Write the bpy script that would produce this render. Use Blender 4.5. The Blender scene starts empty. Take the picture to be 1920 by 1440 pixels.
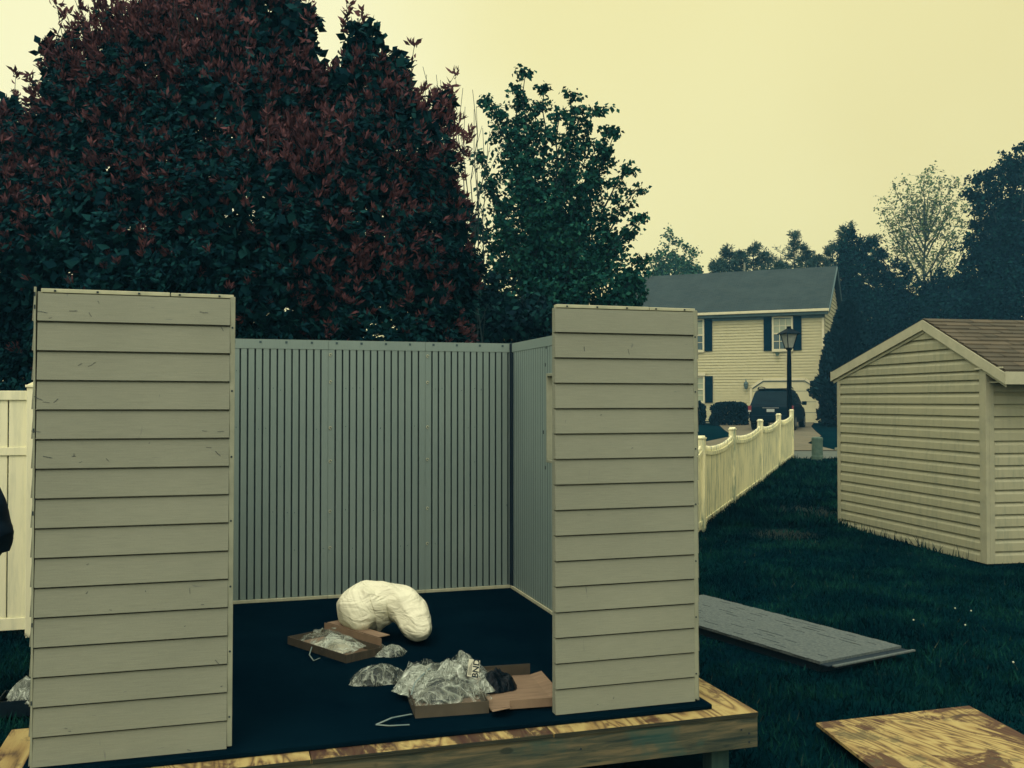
import bpy, bmesh, math, random
import numpy as np
from mathutils import Vector, Matrix, noise
random.seed(7)
RNG = np.random.default_rng(11)
S = bpy.context.scene
COL = S.collection
R = math.radians
HAZE = .0012

# ------------------------------------------------------------------ camera
CAMZ, F_PX, PITCH, HZ = 1.771, 1798.0, 0.0173, 751.0
cam_d = bpy.data.cameras.new('camera')
cam = bpy.data.objects.new('camera', cam_d); COL.objects.link(cam)
cam.location = (0, 0, CAMZ)
cam.rotation_euler = (math.pi/2 + PITCH, 0, 0)
cam_d.sensor_width = 36; cam_d.lens = 36*F_PX/1920
cam_d.clip_start = 0.05; cam_d.clip_end = 600
S.camera = cam

# ------------------------------------------------------------------ world, sun, exposure
SUN_EL, SUN_AZ = 52, 200      # high veiled sun behind the camera
w = bpy.data.worlds.new('World'); S.world = w; w.use_nodes = True
nt = w.node_tree; nt.nodes.clear()
def N(t, typ, **kw):
    n = t.nodes.new(typ)
    for k, v in kw.items(): setattr(n, k, v)
    return n
out = N(nt, 'ShaderNodeOutputWorld')
sky = N(nt, 'ShaderNodeTexSky', sky_type='NISHITA', sun_disc=False, sun_elevation=R(SUN_EL), sun_rotation=R(SUN_AZ), air_density=1.0, dust_density=6.0, ozone_density=1.0)
bg1 = N(nt, 'ShaderNodeBackground'); bg1.inputs['Strength'].default_value = 0.05
nt.links.new(sky.outputs[0], bg1.inputs[0])
# the overcast cloud layer: thin and yellowish ahead, brighter and greyer overhead and behind
geo = N(nt, 'ShaderNodeTexCoord'); sep = N(nt, 'ShaderNodeSeparateXYZ')
nt.links.new(geo.outputs['Generated'], sep.inputs[0])
def ramp(t, stops, interp='EASE'):
    r = N(t, 'ShaderNodeValToRGB'); r.color_ramp.interpolation = interp
    e = r.color_ramp.elements
    while len(e) < len(stops): e.new(0.5)
    for i, (p, c) in enumerate(stops):
        e[i].position = p; e[i].color = (*c, 1) if len(c) == 3 else c
    return r
def math_n(t, op, a, b=None, clamp=False):
    m = N(t, 'ShaderNodeMath', operation=op, use_clamp=clamp)
    for i, v in enumerate((a, b)):
        if v is None: continue
        if isinstance(v, (int, float)): m.inputs[i].default_value = v
        else: t.links.new(v, m.inputs[i])
    return m.outputs[0]
# horizontal position of the brighter patch (left, ahead) plus soft cloud noise
nz = N(nt, 'ShaderNodeTexNoise'); nz.inputs['Scale'].default_value = 1.6; nz.inputs['Detail'].default_value = 3
nt.links.new(geo.outputs['Generated'], nz.inputs[0])
fx = math_n(nt, 'ADD', math_n(nt, 'MULTIPLY', sep.outputs['X'], 0.9), 0.42)
fx = math_n(nt, 'ADD', fx, math_n(nt, 'MULTIPLY', math_n(nt, 'SUBTRACT', nz.outputs[0], 0.5), 0.8))
fx = math_n(nt, 'SUBTRACT', fx, math_n(nt, 'MULTIPLY', sep.outputs['Z'], 0.55), True)
rh = ramp(nt, [(0.14, (0.98, 0.915, 0.46)), (0.42, (0.885, 0.785, 0.29)), (0.9, (0.79, 0.67, 0.205))])
nt.links.new(fx, rh.inputs[0])
ZEN = (1.75, 1.72, 1.30); BACK = (1.0, .99, .66)
def rgb(t, c):
    n = N(t, 'ShaderNodeRGB'); n.outputs[0].default_value = (*c, 1); return n.outputs[0]
def mixc(t, f, a, b):
    m = N(t, 'ShaderNodeMix', data_type='RGBA'); m.clamp_factor = True
    for key, v in (('Factor', f), ('A', a), ('B', b)):
        sock = m.inputs[0] if key == 'Factor' else (m.inputs[6] if key == 'A' else m.inputs[7])
        if isinstance(v, (int, float)): sock.default_value = v
        elif isinstance(v, tuple): sock.default_value = (*v, 1)
        else: t.links.new(v, sock)
    return m.outputs[2]
fz = N(nt, 'ShaderNodeMapRange'); fz.interpolation_type = 'SMOOTHSTEP'
for i, v in ((1, 0.42), (2, 0.85), (3, 0.0), (4, 1.0)): fz.inputs[i].default_value = v
nt.links.new(sep.outputs['Z'], fz.inputs[0])
fb = N(nt, 'ShaderNodeMapRange'); fb.interpolation_type = 'SMOOTHSTEP'
for i, v in ((1, 0.55), (2, -0.35), (3, 0.0), (4, 1.0)): fb.inputs[i].default_value = v
nt.links.new(sep.outputs['Y'], fb.inputs[0])
c1 = mixc(nt, fb.outputs[0], rh.outputs[0], rgb(nt, BACK))
c2 = mixc(nt, fz.outputs[0], c1, rgb(nt, ZEN))
bg2 = N(nt, 'ShaderNodeBackground'); bg2.inputs['Strength'].default_value = 0.95
nt.links.new(c2, bg2.inputs[0])
add = N(nt, 'ShaderNodeAddShader'); nt.links.new(bg1.outputs[0], add.inputs[0]); nt.links.new(bg2.outputs[0], add.inputs[1])
nt.links.new(add.outputs[0], out.inputs[0])
sun_d = bpy.data.lights.new('sun', 'SUN'); sun_d.energy = 0.5; sun_d.angle = R(20); sun_d.color = (1, .95, .8)
sun = bpy.data.objects.new('sun', sun_d); COL.objects.link(sun)
_d = Vector((math.sin(R(SUN_AZ))*math.cos(R(SUN_EL)), math.cos(R(SUN_AZ))*math.cos(R(SUN_EL)), math.sin(R(SUN_EL))))
sun.rotation_euler = _d.to_track_quat('Z', 'Y').to_euler()
S.view_settings.view_transform = 'Standard'; S.view_settings.look = 'None'
S.view_settings.exposure = 0.0; S.view_settings.gamma = 1.0
S.render.engine = 'CYCLES'
S.cycles.max_bounces = 6; S.cycles.transparent_max_bounces = 12

# ------------------------------------------------------------------ helpers
def tag(o, label=None, cat=None, group=None, kind=None):
    if label: o['label'] = label
    if cat: o['category'] = cat
    if group: o['group'] = group
    if kind: o['kind'] = kind
    return o
def empty(name, loc=(0, 0, 0), rz=0.0, **k):
    o = bpy.data.objects.new(name, None); COL.objects.link(o)
    o.location = loc; o.rotation_euler = (0, 0, rz); o.empty_display_size = .2
    return tag(o, **k)
def link(name, me, parent=None, loc=None):
    o = bpy.data.objects.new(name, me); COL.objects.link(o)
    if parent: o.parent = parent
    if loc: o.location = loc
    return o
class MB:
    def __init__(s): s.v = []; s.f = []; s.m = []; s.cur = 0
    def q(s, *pts):
        n = len(s.v); s.v += [tuple(p) for p in pts]; s.f.append(tuple(range(n, n+len(pts)))); s.m.append(s.cur)
    def box(s, x0, x1, y0, y1, z0, z1, M=None):
        n = len(s.v)
        p = [(x, y, z) for z in (z0, z1) for (x, y) in ((x0, y0), (x1, y0), (x1, y1), (x0, y1))]
        if M is not None: p = [tuple(M @ Vector(a)) for a in p]
        s.v += p
        for f in ((3, 2, 1, 0), (4, 5, 6, 7), (0, 1, 5, 4), (1, 2, 6, 5), (2, 3, 7, 6), (3, 0, 4, 7)):
            s.f.append(tuple(n+i for i in f)); s.m.append(s.cur)
    def prism(s, poly, a, b, axis='y', M=None):
        """poly of 2-D points, extruded from a to b along the axis"""
        n = len(s.v); k = len(poly)
        for t in (a, b):
            for (p, q_) in poly:
                c = {'y': (p, t, q_), 'x': (t, p, q_), 'z': (p, q_, t)}[axis]
                s.v.append(tuple(M @ Vector(c)) if M is not None else c)
        s.f.append(tuple(range(n, n+k))); s.m.append(s.cur)
        s.f.append(tuple(range(n+2*k-1, n+k-1, -1))); s.m.append(s.cur)
        for i in range(k):
            j = (i+1) % k
            s.f.append((n+i, n+k+i, n+k+j, n+j)); s.m.append(s.cur)
    def tube(s, pts, rad, n=8, cap=True, close=False):
        pts = [Vector(p) for p in pts]; base = len(s.v)
        if not hasattr(rad, '__len__'): rad = [rad]*len(pts)
        up = Vector((.13, .21, 1)).normalized()
        for i, p in enumerate(pts):
            d = (pts[min(i+1, len(pts)-1)] - pts[max(i-1, 0)]).normalized()
            a = d.cross(up)
            if a.length < 1e-3: a = d.cross(Vector((1, 0, 0)))
            a.normalize(); b = d.cross(a); up = a.cross(d) if False else up
            for k in range(n):
                t = 2*math.pi*k/n
                s.v.append(tuple(p + rad[i]*(math.cos(t)*a + math.sin(t)*b)))
        for i in range(len(pts)-1):
            for k in range(n):
                j = (k+1) % n
                s.f.append((base+i*n+k, base+i*n+j, base+(i+1)*n+j, base+(i+1)*n+k)); s.m.append(s.cur)
        if cap:
            s.f.append(tuple(base+k for k in range(n))[::-1]); s.m.append(s.cur)
            e = base+(len(pts)-1)*n
            s.f.append(tuple(e+k for k in range(n))); s.m.append(s.cur)
    def lathe(s, prof, n=16, c=(0, 0), rot=0.0):
        base = len(s.v)
        for (r, z) in prof:
            for k in range(n):
                t = 2*math.pi*k/n + rot
                s.v.append((c[0]+r*math.cos(t), c[1]+r*math.sin(t), z))
        for i in range(len(prof)-1):
            for k in range(n):
                j = (k+1) % n
                s.f.append((base+i*n+k, base+i*n+j, base+(i+1)*n+j, base+(i+1)*n+k)); s.m.append(s.cur)
        s.f.append(tuple(base+k for k in range(n))[::-1]); s.m.append(s.cur)
        e = base+(len(prof)-1)*n
        s.f.append(tuple(e+k for k in range(n))); s.m.append(s.cur)
    def build(s, name, mats, parent=None, smooth=False, bevel=0, fix=True, **k):
        me = bpy.data.meshes.new(name); me.from_pydata(s.v, [], s.f)
        if not isinstance(mats, (list, tuple)): mats = [mats]
        for m in mats: me.materials.append(m)
        me.polygons.foreach_set('material_index', s.m)
        if smooth: me.polygons.foreach_set('use_smooth', [True]*len(s.f))
        if fix:
            bm = bmesh.new(); bm.from_mesh(me)
            bmesh.ops.recalc_face_normals(bm, faces=bm.faces); bm.to_mesh(me); bm.free()
        me.update()
        o = link(name, me, parent)
        if bevel:
            b = o.modifiers.new('bevel', 'BEVEL'); b.width = bevel; b.segments = 2; b.limit_method = 'ANGLE'
        return tag(o, **k)
def P(px, py, Y):
    """the world point at distance Y that the photo shows at (px, py)"""
    c, s_ = math.cos(PITCH), math.sin(PITCH)
    a, b = (px-960)/F_PX, (720-py)/F_PX
    d = Vector((a, c - b*s_, s_ + b*c))
    return Vector((0, 0, CAMZ)) + d*(Y/d.y)
TZ = [(-40, 0), (10, 0), (17, .13), (24, .30), (30, .36), (41, .47), (48, .65), (70, 1.1), (140, 2.2), (500, 3.0)]
def gz(y): return float(np.interp(y, [a for a, b in TZ], [b for a, b in TZ]))
def G(px, py):
    """the point on the ground that the photo shows at (px, py)"""
    y = 3.0
    for i in range(400):
        p = P(px, py, y)
        if p.z <= gz(y): break
        y += .12 + y*.004
    lo, hi = y-1.5, y
    for i in range(30):
        m = (lo+hi)/2
        if P(px, py, m).z > gz(m): lo = m
        else: hi = m
    p = P(px, py, hi); return Vector((p.x, p.y, gz(p.y)))

# ------------------------------------------------------------------ materials
def new_mat(name, col, rough=.6, spec=.3, metal=0.0):
    m = bpy.data.materials.new(name); m.use_nodes = True
    b = m.node_tree.nodes['Principled BSDF']
    b.inputs['Base Color'].default_value = (*col, 1); b.inputs['Roughness'].default_value = rough
    b.inputs['Specular IOR Level'].default_value = spec; b.inputs['Metallic'].default_value = metal
    return m, m.node_tree, b
def coords(t, scale=(1, 1, 1), kind='Object', rot=(0, 0, 0)):
    c = N(t, 'ShaderNodeTexCoord'); mp = N(t, 'ShaderNodeMapping')
    mp.inputs['Scale'].default_value = scale; mp.inputs['Rotation'].default_value = rot
    t.links.new(c.outputs[kind], mp.inputs[0]); return mp.outputs[0]
def noise_n(t, vec, scale, detail=4, rough=.55, dist=0.0):
    n = N(t, 'ShaderNodeTexNoise'); n.inputs['Scale'].default_value = scale; n.inputs['Detail'].default_value = detail
    n.inputs['Roughness'].default_value = rough; n.inputs['Distortion'].default_value = dist
    t.links.new(vec, n.inputs[0]); return n.outputs[0]
def bump(t, b, h, strength=.3, dist=.01):
    n = N(t, 'ShaderNodeBump'); n.inputs['Strength'].default_value = strength; n.inputs['Distance'].default_value = dist
    t.links.new(h, n.inputs['Height']); t.links.new(n.outputs[0], b.inputs['Normal'])
def mottled(name, a, b_, scale=6, rough=.7, spec=.2, stretch=(1, 1, 1), bs=.2, bd=.01, detail=5, lo=.35, hi=.65, dist=0.0, metal=0):
    m, t, b = new_mat(name, a, rough, spec, metal)
    v = coords(t, stretch); n = noise_n(t, v, scale, detail, .6, dist)
    r = ramp(t, [(lo, a), (hi, b_)], 'LINEAR'); t.links.new(n, r.inputs[0]); t.links.new(r.outputs[0], b.inputs['Base Color'])
    if bs: bump(t, b, n, bs, bd)
    return m
def thresh(t, val, lo, hi):
    n = N(t, 'ShaderNodeMapRange'); n.interpolation_type = 'SMOOTHSTEP'
    n.inputs[1].default_value = lo; n.inputs[2].default_value = hi
    t.links.new(val, n.inputs[0]); return n.outputs[0]
def siding_plastic(name, a, b_, scuff, grain_axis='x', scuffs=True):
    m, t, b = new_mat(name, a, .55, .3)
    big = noise_n(t, coords(t, (1, 1, 1)), 1.3, 4)
    st = (3, 3, 90) if grain_axis == 'x' else (90, 90, 3)
    gr = noise_n(t, coords(t, st), 3.0, 6, .7)
    fine = noise_n(t, coords(t, (1, 1, 1)), 320, 2)
    f = math_n(t, 'ADD', math_n(t, 'MULTIPLY', big, .35), math_n(t, 'MULTIPLY', gr, .45))
    f = math_n(t, 'ADD', f, math_n(t, 'MULTIPLY', fine, .2))
    r = ramp(t, [(.34, a), (.66, b_)], 'LINEAR'); t.links.new(f, r.inputs[0]); c = r.outputs[0]
    if scuffs:
        for k, (sx, sz, sc, ro) in enumerate(((1, 5, 5.5, .35), (4.5, 1, 4.7, -.5))):
            s1 = noise_n(t, coords(t, (sx, 1, sz), rot=(0, ro, 0)), sc*2, 2, .5, .6)
            s2 = noise_n(t, coords(t, (1, 1, 1), rot=(0, 0, ro*3)), 2.6, 2)
            sm = math_n(t, 'MULTIPLY', thresh(t, s1, .72, .76), thresh(t, s2, .52, .6))
            c = mixc(t, math_n(t, 'MULTIPLY', sm, .6), c, scuff)
    t.links.new(c, b.inputs['Base Color'])
    hh = math_n(t, 'ADD', gr, math_n(t, 'MULTIPLY', fine, .5)); bump(t, b, hh, .35, .0015)
    return m
M = {}
M['siding'] = siding_plastic('taupe_plastic_siding', (.158, .170, .128), (.250, .262, .196), (.07, .085, .09))
M['siding_trim'] = mottled('taupe_plastic_trim', (.22, .235, .17), (.28, .295, .215), 9, .5)
M['panel_inner'] = siding_plastic('grey_plastic_inside', (.135, .190, .178), (.20, .262, .235), (.08, .1, .1), 'z', False)
M['panel_seam'] = mottled('plastic_groove', (.035, .065, .075), (.05, .085, .09), 30, .6)
M['scuff'] = mottled('grey_scuff', (.05, .065, .07), (.10, .11, .095), 60, .7)
M['light_rim'] = mottled('pale_plastic_rim', (.34, .35, .24), (.44, .44, .30), 12, .5)
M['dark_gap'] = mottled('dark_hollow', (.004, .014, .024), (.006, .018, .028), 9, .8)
def floor_mat():
    m, t, b = new_mat('dark_floor_plastic', (.0005, .006, .012), .95, .0)
    v = coords(t, (1, 1, 1)); n = noise_n(t, v, 1.6, 5, .65); n2 = noise_n(t, coords(t, (1, 14, 1), rot=(0, 0, .3)), 3, 4, .6)
    r = ramp(t, [(.3, (.0003, .0042, .009)), (.7, (.0012, .0082, .0145))], 'LINEAR'); t.links.new(n, r.inputs[0])
    c = mixc(t, math_n(t, 'MULTIPLY', math_n(t, 'MULTIPLY', thresh(t, n2, .6, .72), thresh(t, n, .45, .6)), .35), r.outputs[0], (.006, .018, .024))
    t.links.new(c, b.inputs['Base Color']); bump(t, b, noise_n(t, v, 90, 3), .3, .002); return m
M['floor'] = floor_mat()
M['screw'] = mottled('screw_steel', (.11, .13, .12), (.22, .23, .2), 60, .4, .5, metal=.6)
M['hole'] = mottled('bolt_hole', (.01, .02, .03), (.02, .035, .04), 60, .7)

def plywood(name, ang, light, mid, dark, seed, stain=.5, scale=1.0):
    m, t, b = new_mat(name, mid, .75, .15)
    v0 = coords(t, (1, 1, 1), rot=(0, 0, ang))
    off = N(t, 'ShaderNodeVectorMath', operation='ADD'); off.inputs[1].default_value = (seed, seed*1.7, 0)
    t.links.new(v0, off.inputs[0])
    st = N(t, 'ShaderNodeMapping'); st.inputs['Scale'].default_value = (scale*.55, scale*3.2, 1)
    t.links.new(off.outputs[0], st.inputs[0])
    base = noise_n(t, st.outputs[0], 1.5, 2.5, .5, .7)
    rings = math_n(t, 'FRACT', math_n(t, 'MULTIPLY', base, 13))
    rings = math_n(t, 'ABSOLUTE', math_n(t, 'SUBTRACT', rings, .5))
    rings = math_n(t, 'MULTIPLY', rings, 2)
    fine = noise_n(t, st.outputs[0], 26, 5, .7)
    f = math_n(t, 'ADD', math_n(t, 'MULTIPLY', rings, .6), math_n(t, 'MULTIPLY', fine, .5))
    r = ramp(t, [(.22, dark), (.45, mid), (.78, light)], 'LINEAR'); t.links.new(f, r.inputs[0])
    s1 = noise_n(t, off.outputs[0], 2.6, 6, .68, .8)
    s2 = noise_n(t, st.outputs[0], 3.5, 5, .7, .4)
    sm = math_n(t, 'MULTIPLY', thresh(t, s1, .60-.14*stain, .66-.12*stain), thresh(t, s2, .36, .48))
    c = mixc(t, math_n(t, 'MULTIPLY', sm, .9), r.outputs[0], (.055, .024, .019) if stain < 1 else (.035, .014, .014))
    s3 = noise_n(t, off.outputs[0], 5.0, 5, .7)
    c = mixc(t, math_n(t, 'MULTIPLY', thresh(t, s3, .56, .64), .6), c, (.06, .06, .035))
    t.links.new(c, b.inputs['Base Color']); bump(t, b, f, .3, .002)
    return m
YL, YM, YD = (.37, .29, .115), (.26, .18, .07), (.085, .055, .03)
M['ply_deck'] = plywood('plywood_deck_face', R(90), YL, YM, YD, 3.1, .55)
M['ply_deck_b'] = plywood('plywood_deck_stained', R(90), YL, YM, YD, 11.7, 1.25)
M['ply_lawn'] = plywood('plywood_sheet_face', R(62), YL, YM, YD, 21.3, .75)
M['ply_edge'] = mottled('plywood_edge', (.010, .016, .016), (.05, .05, .03), 5, .8, .1, (1, 1, 60))
def board_mat():
    m, t, b = new_mat('treated_board', (.12, .12, .08), .8, .12)
    v = coords(t, (1.2, 10, 14)); n = noise_n(t, v, 2.4, 6, .65, .5)
    r = ramp(t, [(.34, (.020, .034, .030)), (.5, (.072, .074, .048)), (.66, (.15, .122, .068))], 'LINEAR'); t.links.new(n, r.inputs[0])
    g = thresh(t, noise_n(t, coords(t, (1, 1, 1)), 3.2, 4, .6), .50, .64)
    c = mixc(t, math_n(t, 'MULTIPLY', g, .6), r.outputs[0], (.022, .075, .066))
    k = thresh(t, noise_n(t, coords(t, (3, 3, 6)), 2.1, 1, .4), .70, .75)
    c = mixc(t, math_n(t, 'MULTIPLY', k, .8), c, (.02, .03, .025))
    t.links.new(c, b.inputs['Base Color']); bump(t, b, n, .3, .003); return m
M['board'] = board_mat()
M['post_wood'] = mottled('shaded_post_wood', (.016, .040, .038), (.028, .055, .045), 6, .85, .1, (6, 6, .6))  # darker copy of the board wood, the platform's shade put into its colour
def picket_mat(name, clean, dirty, amt):
    m, t, b = new_mat(name, clean, .45, .35)
    n = noise_n(t, coords(t, (9, 9, .9)), 2.2, 5, .65, .2); n2 = noise_n(t, coords(t, (1, 1, 1)), .9, 3)
    f = math_n(t, 'MULTIPLY', thresh(t, n, .42, .68), thresh(t, n2, .28, .5))
    t.links.new(mixc(t, math_n(t, 'MULTIPLY', f, amt), clean, dirty), b.inputs['Base Color']); return m
M['vinyl'] = picket_mat('white_vinyl', (.78, .76, .52), (.42, .45, .33), .35)
M['vinyl_dirty'] = picket_mat('weathered_white_vinyl', (.80, .755, .45), (.20, .27, .19), 1.0)
M['shed_siding'] = picket_mat('beige_shed_siding', (.32, .315, .205), (.13, .17, .125), .35)
M['shed_trim'] = mottled('beige_shed_trim', (.27, .275, .19), (.34, .335, .225), 5, .6)
M['shed_fascia'] = mottled('pale_shed_fascia', (.36, .36, .25), (.44, .43, .30), 6, .55)
def shingle_mat(name, cols, sx, sy, angx=0):
    m, t, b = new_mat(name, cols[0], .85, .1)
    v = coords(t, (1, 1, 1), 'UV')
    br = N(t, 'ShaderNodeTexBrick'); br.offset = .37; br.squash = 1
    br.inputs['Color1'].default_value = (0.1, 0.1, 0.1, 1); br.inputs['Color2'].default_value = (.9, .9, .9, 1); br.inputs['Mortar'].default_value = (0, 0, 0, 1)
    br.inputs['Scale'].default_value = 1; br.inputs['Mortar Size'].default_value = .006; br.inputs['Brick Width'].default_value = sx; br.inputs['Row Height'].default_value = sy
    t.links.new(v, br.inputs[0])
    r = ramp(t, [(0, tuple(x*.3 for x in cols[0])), (.08, cols[0]), (.5, cols[1]), (1, cols[2])], 'LINEAR'); t.links.new(br.outputs[0], r.inputs[0])
    n = noise_n(t, coords(t, (1, 1, 1)), 60, 3); n2 = noise_n(t, coords(t, (1, 1, 1)), 1.1, 4)
    c = mixc(t, math_n(t, 'MULTIPLY', n, .35), r.outputs[0], tuple(x*.55 for x in cols[1]))
    c = mixc(t, math_n(t, 'MULTIPLY', thresh(t, n2, .4, .7), .3), c, tuple(x*1.3 for x in cols[2]))
    t.links.new(c, b.inputs['Base Color']); bump(t, b, br.outputs[1], -.4, .008); return m
M['shed_roof'] = shingle_mat('brown_shingles', ((.05, .048, .036), (.08, .070, .050), (.115, .096, .066)), .33, .14)
M['house_roof'] = shingle_mat('grey_shingles', ((.026, .042, .043), (.031, .048, .048), (.037, .055, .053)), .3, .14)
M['roof_panel'] = mottled('grey_shingle_plastic', (.062, .082, .085), (.105, .125, .12), 55, .85, .1, detail=3)
M['house_siding'] = mottled('cream_siding', (.43, .405, .235), (.49, .46, .275), 3, .7, .1, (1, 1, 4))
M['house_trim'] = mottled('cream_trim', (.55, .52, .33), (.62, .58, .38), 4, .5)
M['gutter_shadow'] = mottled('grey_trim_eave_shade', (.07, .12, .12), (.09, .14, .135), 5, .7)  # gutter shade put into the colour; reused for dark trim and seams
M['shutter'] = mottled('navy_shutter', (.0005, .014, .026), (.001, .018, .032), 20, .8, .03)
M['garage_door'] = mottled('cream_garage_door', (.50, .48, .29), (.57, .54, .33), 2, .5)
def glass_mat(name, col, rough=.08, spec=.6):
    m, t, b = new_mat(name, col, rough, spec)
    n = noise_n(t, coords(t, (1, 1, 1)), 4, 2)
    t.links.new(mixc(t, n, col, tuple(c*1.6+.005 for c in col)), b.inputs['Base Color']); return m
M['pane_light'] = glass_mat('window_glass_with_blind', (.20, .23, .15), .15)
M['pane_dark'] = glass_mat('dark_window_glass', (.02, .05, .055), .06)
M['car_paint'] = mottled('dark_green_paint', (.0005, .008, .015), (.001, .011, .018), 2, .4, .05, bs=0)
M['car_glass'] = glass_mat('tinted_car_glass', (.0005, .010, .016), .25, .04)
M['rubber'] = mottled('tyre_rubber', (.003, .009, .015), (.005, .013, .019), 40, .85, .1)
M['rim'] = mottled('wheel_alloy', (.15, .17, .17), (.22, .24, .23), 20, .4, .5, metal=.4)
M['red_lens'] = mottled('red_lens', (.13, .012, .02), (.2, .02, .028), 30, .3, .5)
M['white_lens'] = mottled('pale_lens', (.35, .35, .3), (.5, .5, .42), 30, .3, .5)
M['plate'] = mottled('plate_white', (.30, .34, .32), (.42, .45, .40), 40, .5)
M['lamp_black'] = mottled('black_lamp_metal', (.0005, .007, .014), (.001, .010, .018), 30, .6, .04)
M['lamp_glass'] = mottled('frosted_lamp_glass', (.22, .245, .215), (.30, .32, .27), 8, .35, .4)
M['pedestal'] = mottled('green_pedestal', (.05, .095, .075), (.08, .13, .10), 9, .6)
M['concrete'] = mottled('brown_concrete', (.105, .098, .065), (.145, .13, .088), 1.4, .85, .1)
M['road'] = mottled('grey_asphalt', (.075, .095, .083), (.098, .115, .098), 3, .85, .1)
M['kerb'] = mottled('pale_kerb', (.16, .18, .13), (.24, .25, .18), 5, .8)
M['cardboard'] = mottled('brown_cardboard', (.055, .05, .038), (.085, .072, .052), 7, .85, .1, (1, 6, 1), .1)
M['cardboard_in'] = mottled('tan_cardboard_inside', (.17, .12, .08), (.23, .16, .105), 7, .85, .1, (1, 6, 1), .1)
def crease_mat(name, a, b_, sc, depth):
    m, t, b = new_mat(name, a, .5, .25)
    v = coords(t, (1.6, 1, 1), rot=(.3, .5, .6)); n1 = noise_n(t, v, sc, 2.5, .5, 1.2); n2 = noise_n(t, coords(t, (1, 1, 2.2), rot=(.2, .4, 0)), sc*2.1, 3, .5, 1.0)
    rdg = lambda n: math_n(t, 'ABSOLUTE', math_n(t, 'SUBTRACT', n, .5))
    h = math_n(t, 'ADD', rdg(n1), math_n(t, 'MULTIPLY', rdg(n2), .5))
    t.links.new(mixc(t, math_n(t, 'MULTIPLY', h, 3, True), b_, a), b.inputs['Base Color'])
    bump(t, b, h, .8, depth); return m
M['bag_white'] = crease_mat('white_plastic_film', (.68, .665, .49), (.74, .725, .54), 2.6, .07)
M['strap'] = mottled('grey_strap', (.10, .15, .15), (.18, .22, .20), 12, .5)
M['jacket'] = mottled('navy_jacket', (.0015, .008, .018), (.003, .011, .022), 14, .8, .1)
M['skin'] = mottled('skin', (.30, .19, .12), (.34, .21, .13), 14, .6)
M['hair'] = mottled('dark_hair', (.01, .01, .012), (.02, .018, .018), 60, .6)
M['label_white'] = mottled('label_white', (.62, .62, .48), (.68, .67, .52), 20, .6)
M['ink'] = mottled('label_ink', (.008, .018, .026), (.01, .02, .03), 20, .6)
def film_mat(name, tint, lo, hi, opac):
    m, t, b = new_mat(name, tint, .22, .6)
    def ridge(sc, st, rot, w_):
        n = noise_n(t, coords(t, st, rot=rot), sc, 2, .45, .9)
        return math_n(t, 'SUBTRACT', 1, math_n(t, 'MULTIPLY', math_n(t, 'ABSOLUTE', math_n(t, 'SUBTRACT', n, .5)), w_), True)
    a1 = ridge(5, (1, 3.0, 1), (0, 0, .5), 20); a2 = ridge(7, (3.4, 1, 1), (0, .3, -.4), 20); a3 = ridge(14, (1, 2, 1), (0, 0, 1), 14)
    big = thresh(t, noise_n(t, coords(t, (1, 1, 1)), 6.0, 1, .5, .8), .48, .62)
    f = math_n(t, 'MAXIMUM', a1, math_n(t, 'MULTIPLY', a2, .8)); f = math_n(t, 'MAXIMUM', f, math_n(t, 'MULTIPLY', math_n(t, 'MULTIPLY', a3, big), .7))
    a = math_n(t, 'ADD', opac, math_n(t, 'MULTIPLY', f, hi)); a = math_n(t, 'ADD', a, math_n(t, 'MULTIPLY', big, lo), True)
    t.links.new(a, b.inputs['Alpha']); bump(t, b, f, .9, .02)
    return m
M['film'] = film_mat('clear_plastic_film', (.50, .56, .47), .38, .60, .07)
M['film_dark'] = film_mat('clear_bag_over_dark_parts', (.26, .32, .30), .10, .55, .03)
M['dark_part'] = mottled('black_plastic_parts', (.001, .007, .013), (.003, .011, .018), 30, .45, .15)
M['black_bag'] = mottled('black_crinkled_bag', (.0005, .004, .008), (.001, .006, .011), 20, .35, .12, bs=.8, bd=.02, dist=1.2)

def leaf_mat(name, c1, c2, c3, rough=.8, spec=.03, sc=2.5, patch=False):
    m, t, b = new_mat(name, c1, rough, spec)
    g = N(t, 'ShaderNodeNewGeometry')
    n = noise_n(t, coords(t, (1, 1, 1)), sc, 2)
    f = math_n(t, 'ADD', math_n(t, 'MULTIPLY', g.outputs['Random Per Island'], .75 if not patch else .45), math_n(t, 'MULTIPLY', n if not patch else thresh(t, n, .3, .72), .3 if not patch else .6))
    r = ramp(t, [(.05, c1), (.5, c2), (.98, c3)], 'LINEAR'); t.links.new(f, r.inputs[0])
    t.links.new(r.outputs[0], b.inputs['Base Color']); return m
M['leaf_red'] = leaf_mat('new_red_leaf', (.036, .023, .033), (.082, .038, .046), (.135, .058, .060))
M['leaf_photinia'] = leaf_mat('old_green_leaf', (.0008, .012, .020), (.002, .021, .030), (.008, .050, .052))
M['leaf_maple'] = leaf_mat('maple_leaf', (.002, .030, .030), (.006, .050, .044), (.018, .088, .056))
M['leaf_dark'] = leaf_mat('dark_leaf', (.0004, .008, .015), (.001, .015, .022), (.005, .042, .040), .8, .05, .3)
M['leaf_pine'] = leaf_mat('pine_needle', (.012, .04, .04), (.028, .065, .055), (.05, .095, .07), .8, .05, .4)
M['leaf_pale'] = leaf_mat('pale_spring_leaf', (.06, .12, .06), (.11, .17, .08), (.18, .23, .11), .8, .05, .4)
M['leaf_mid'] = leaf_mat('mid_green_leaf', (.012, .06, .045), (.03, .09, .05), (.06, .13, .06), .8, .05, .4)
M['hedge'] = leaf_mat('hedge_leaf', (.002, .012, .02), (.003, .018, .026), (.006, .028, .034), .8, .05, 1)
M['bark'] = mottled('dark_bark', (.010, .025, .03), (.022, .042, .044), 6, .9, .1, (1, 1, .3))
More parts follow.
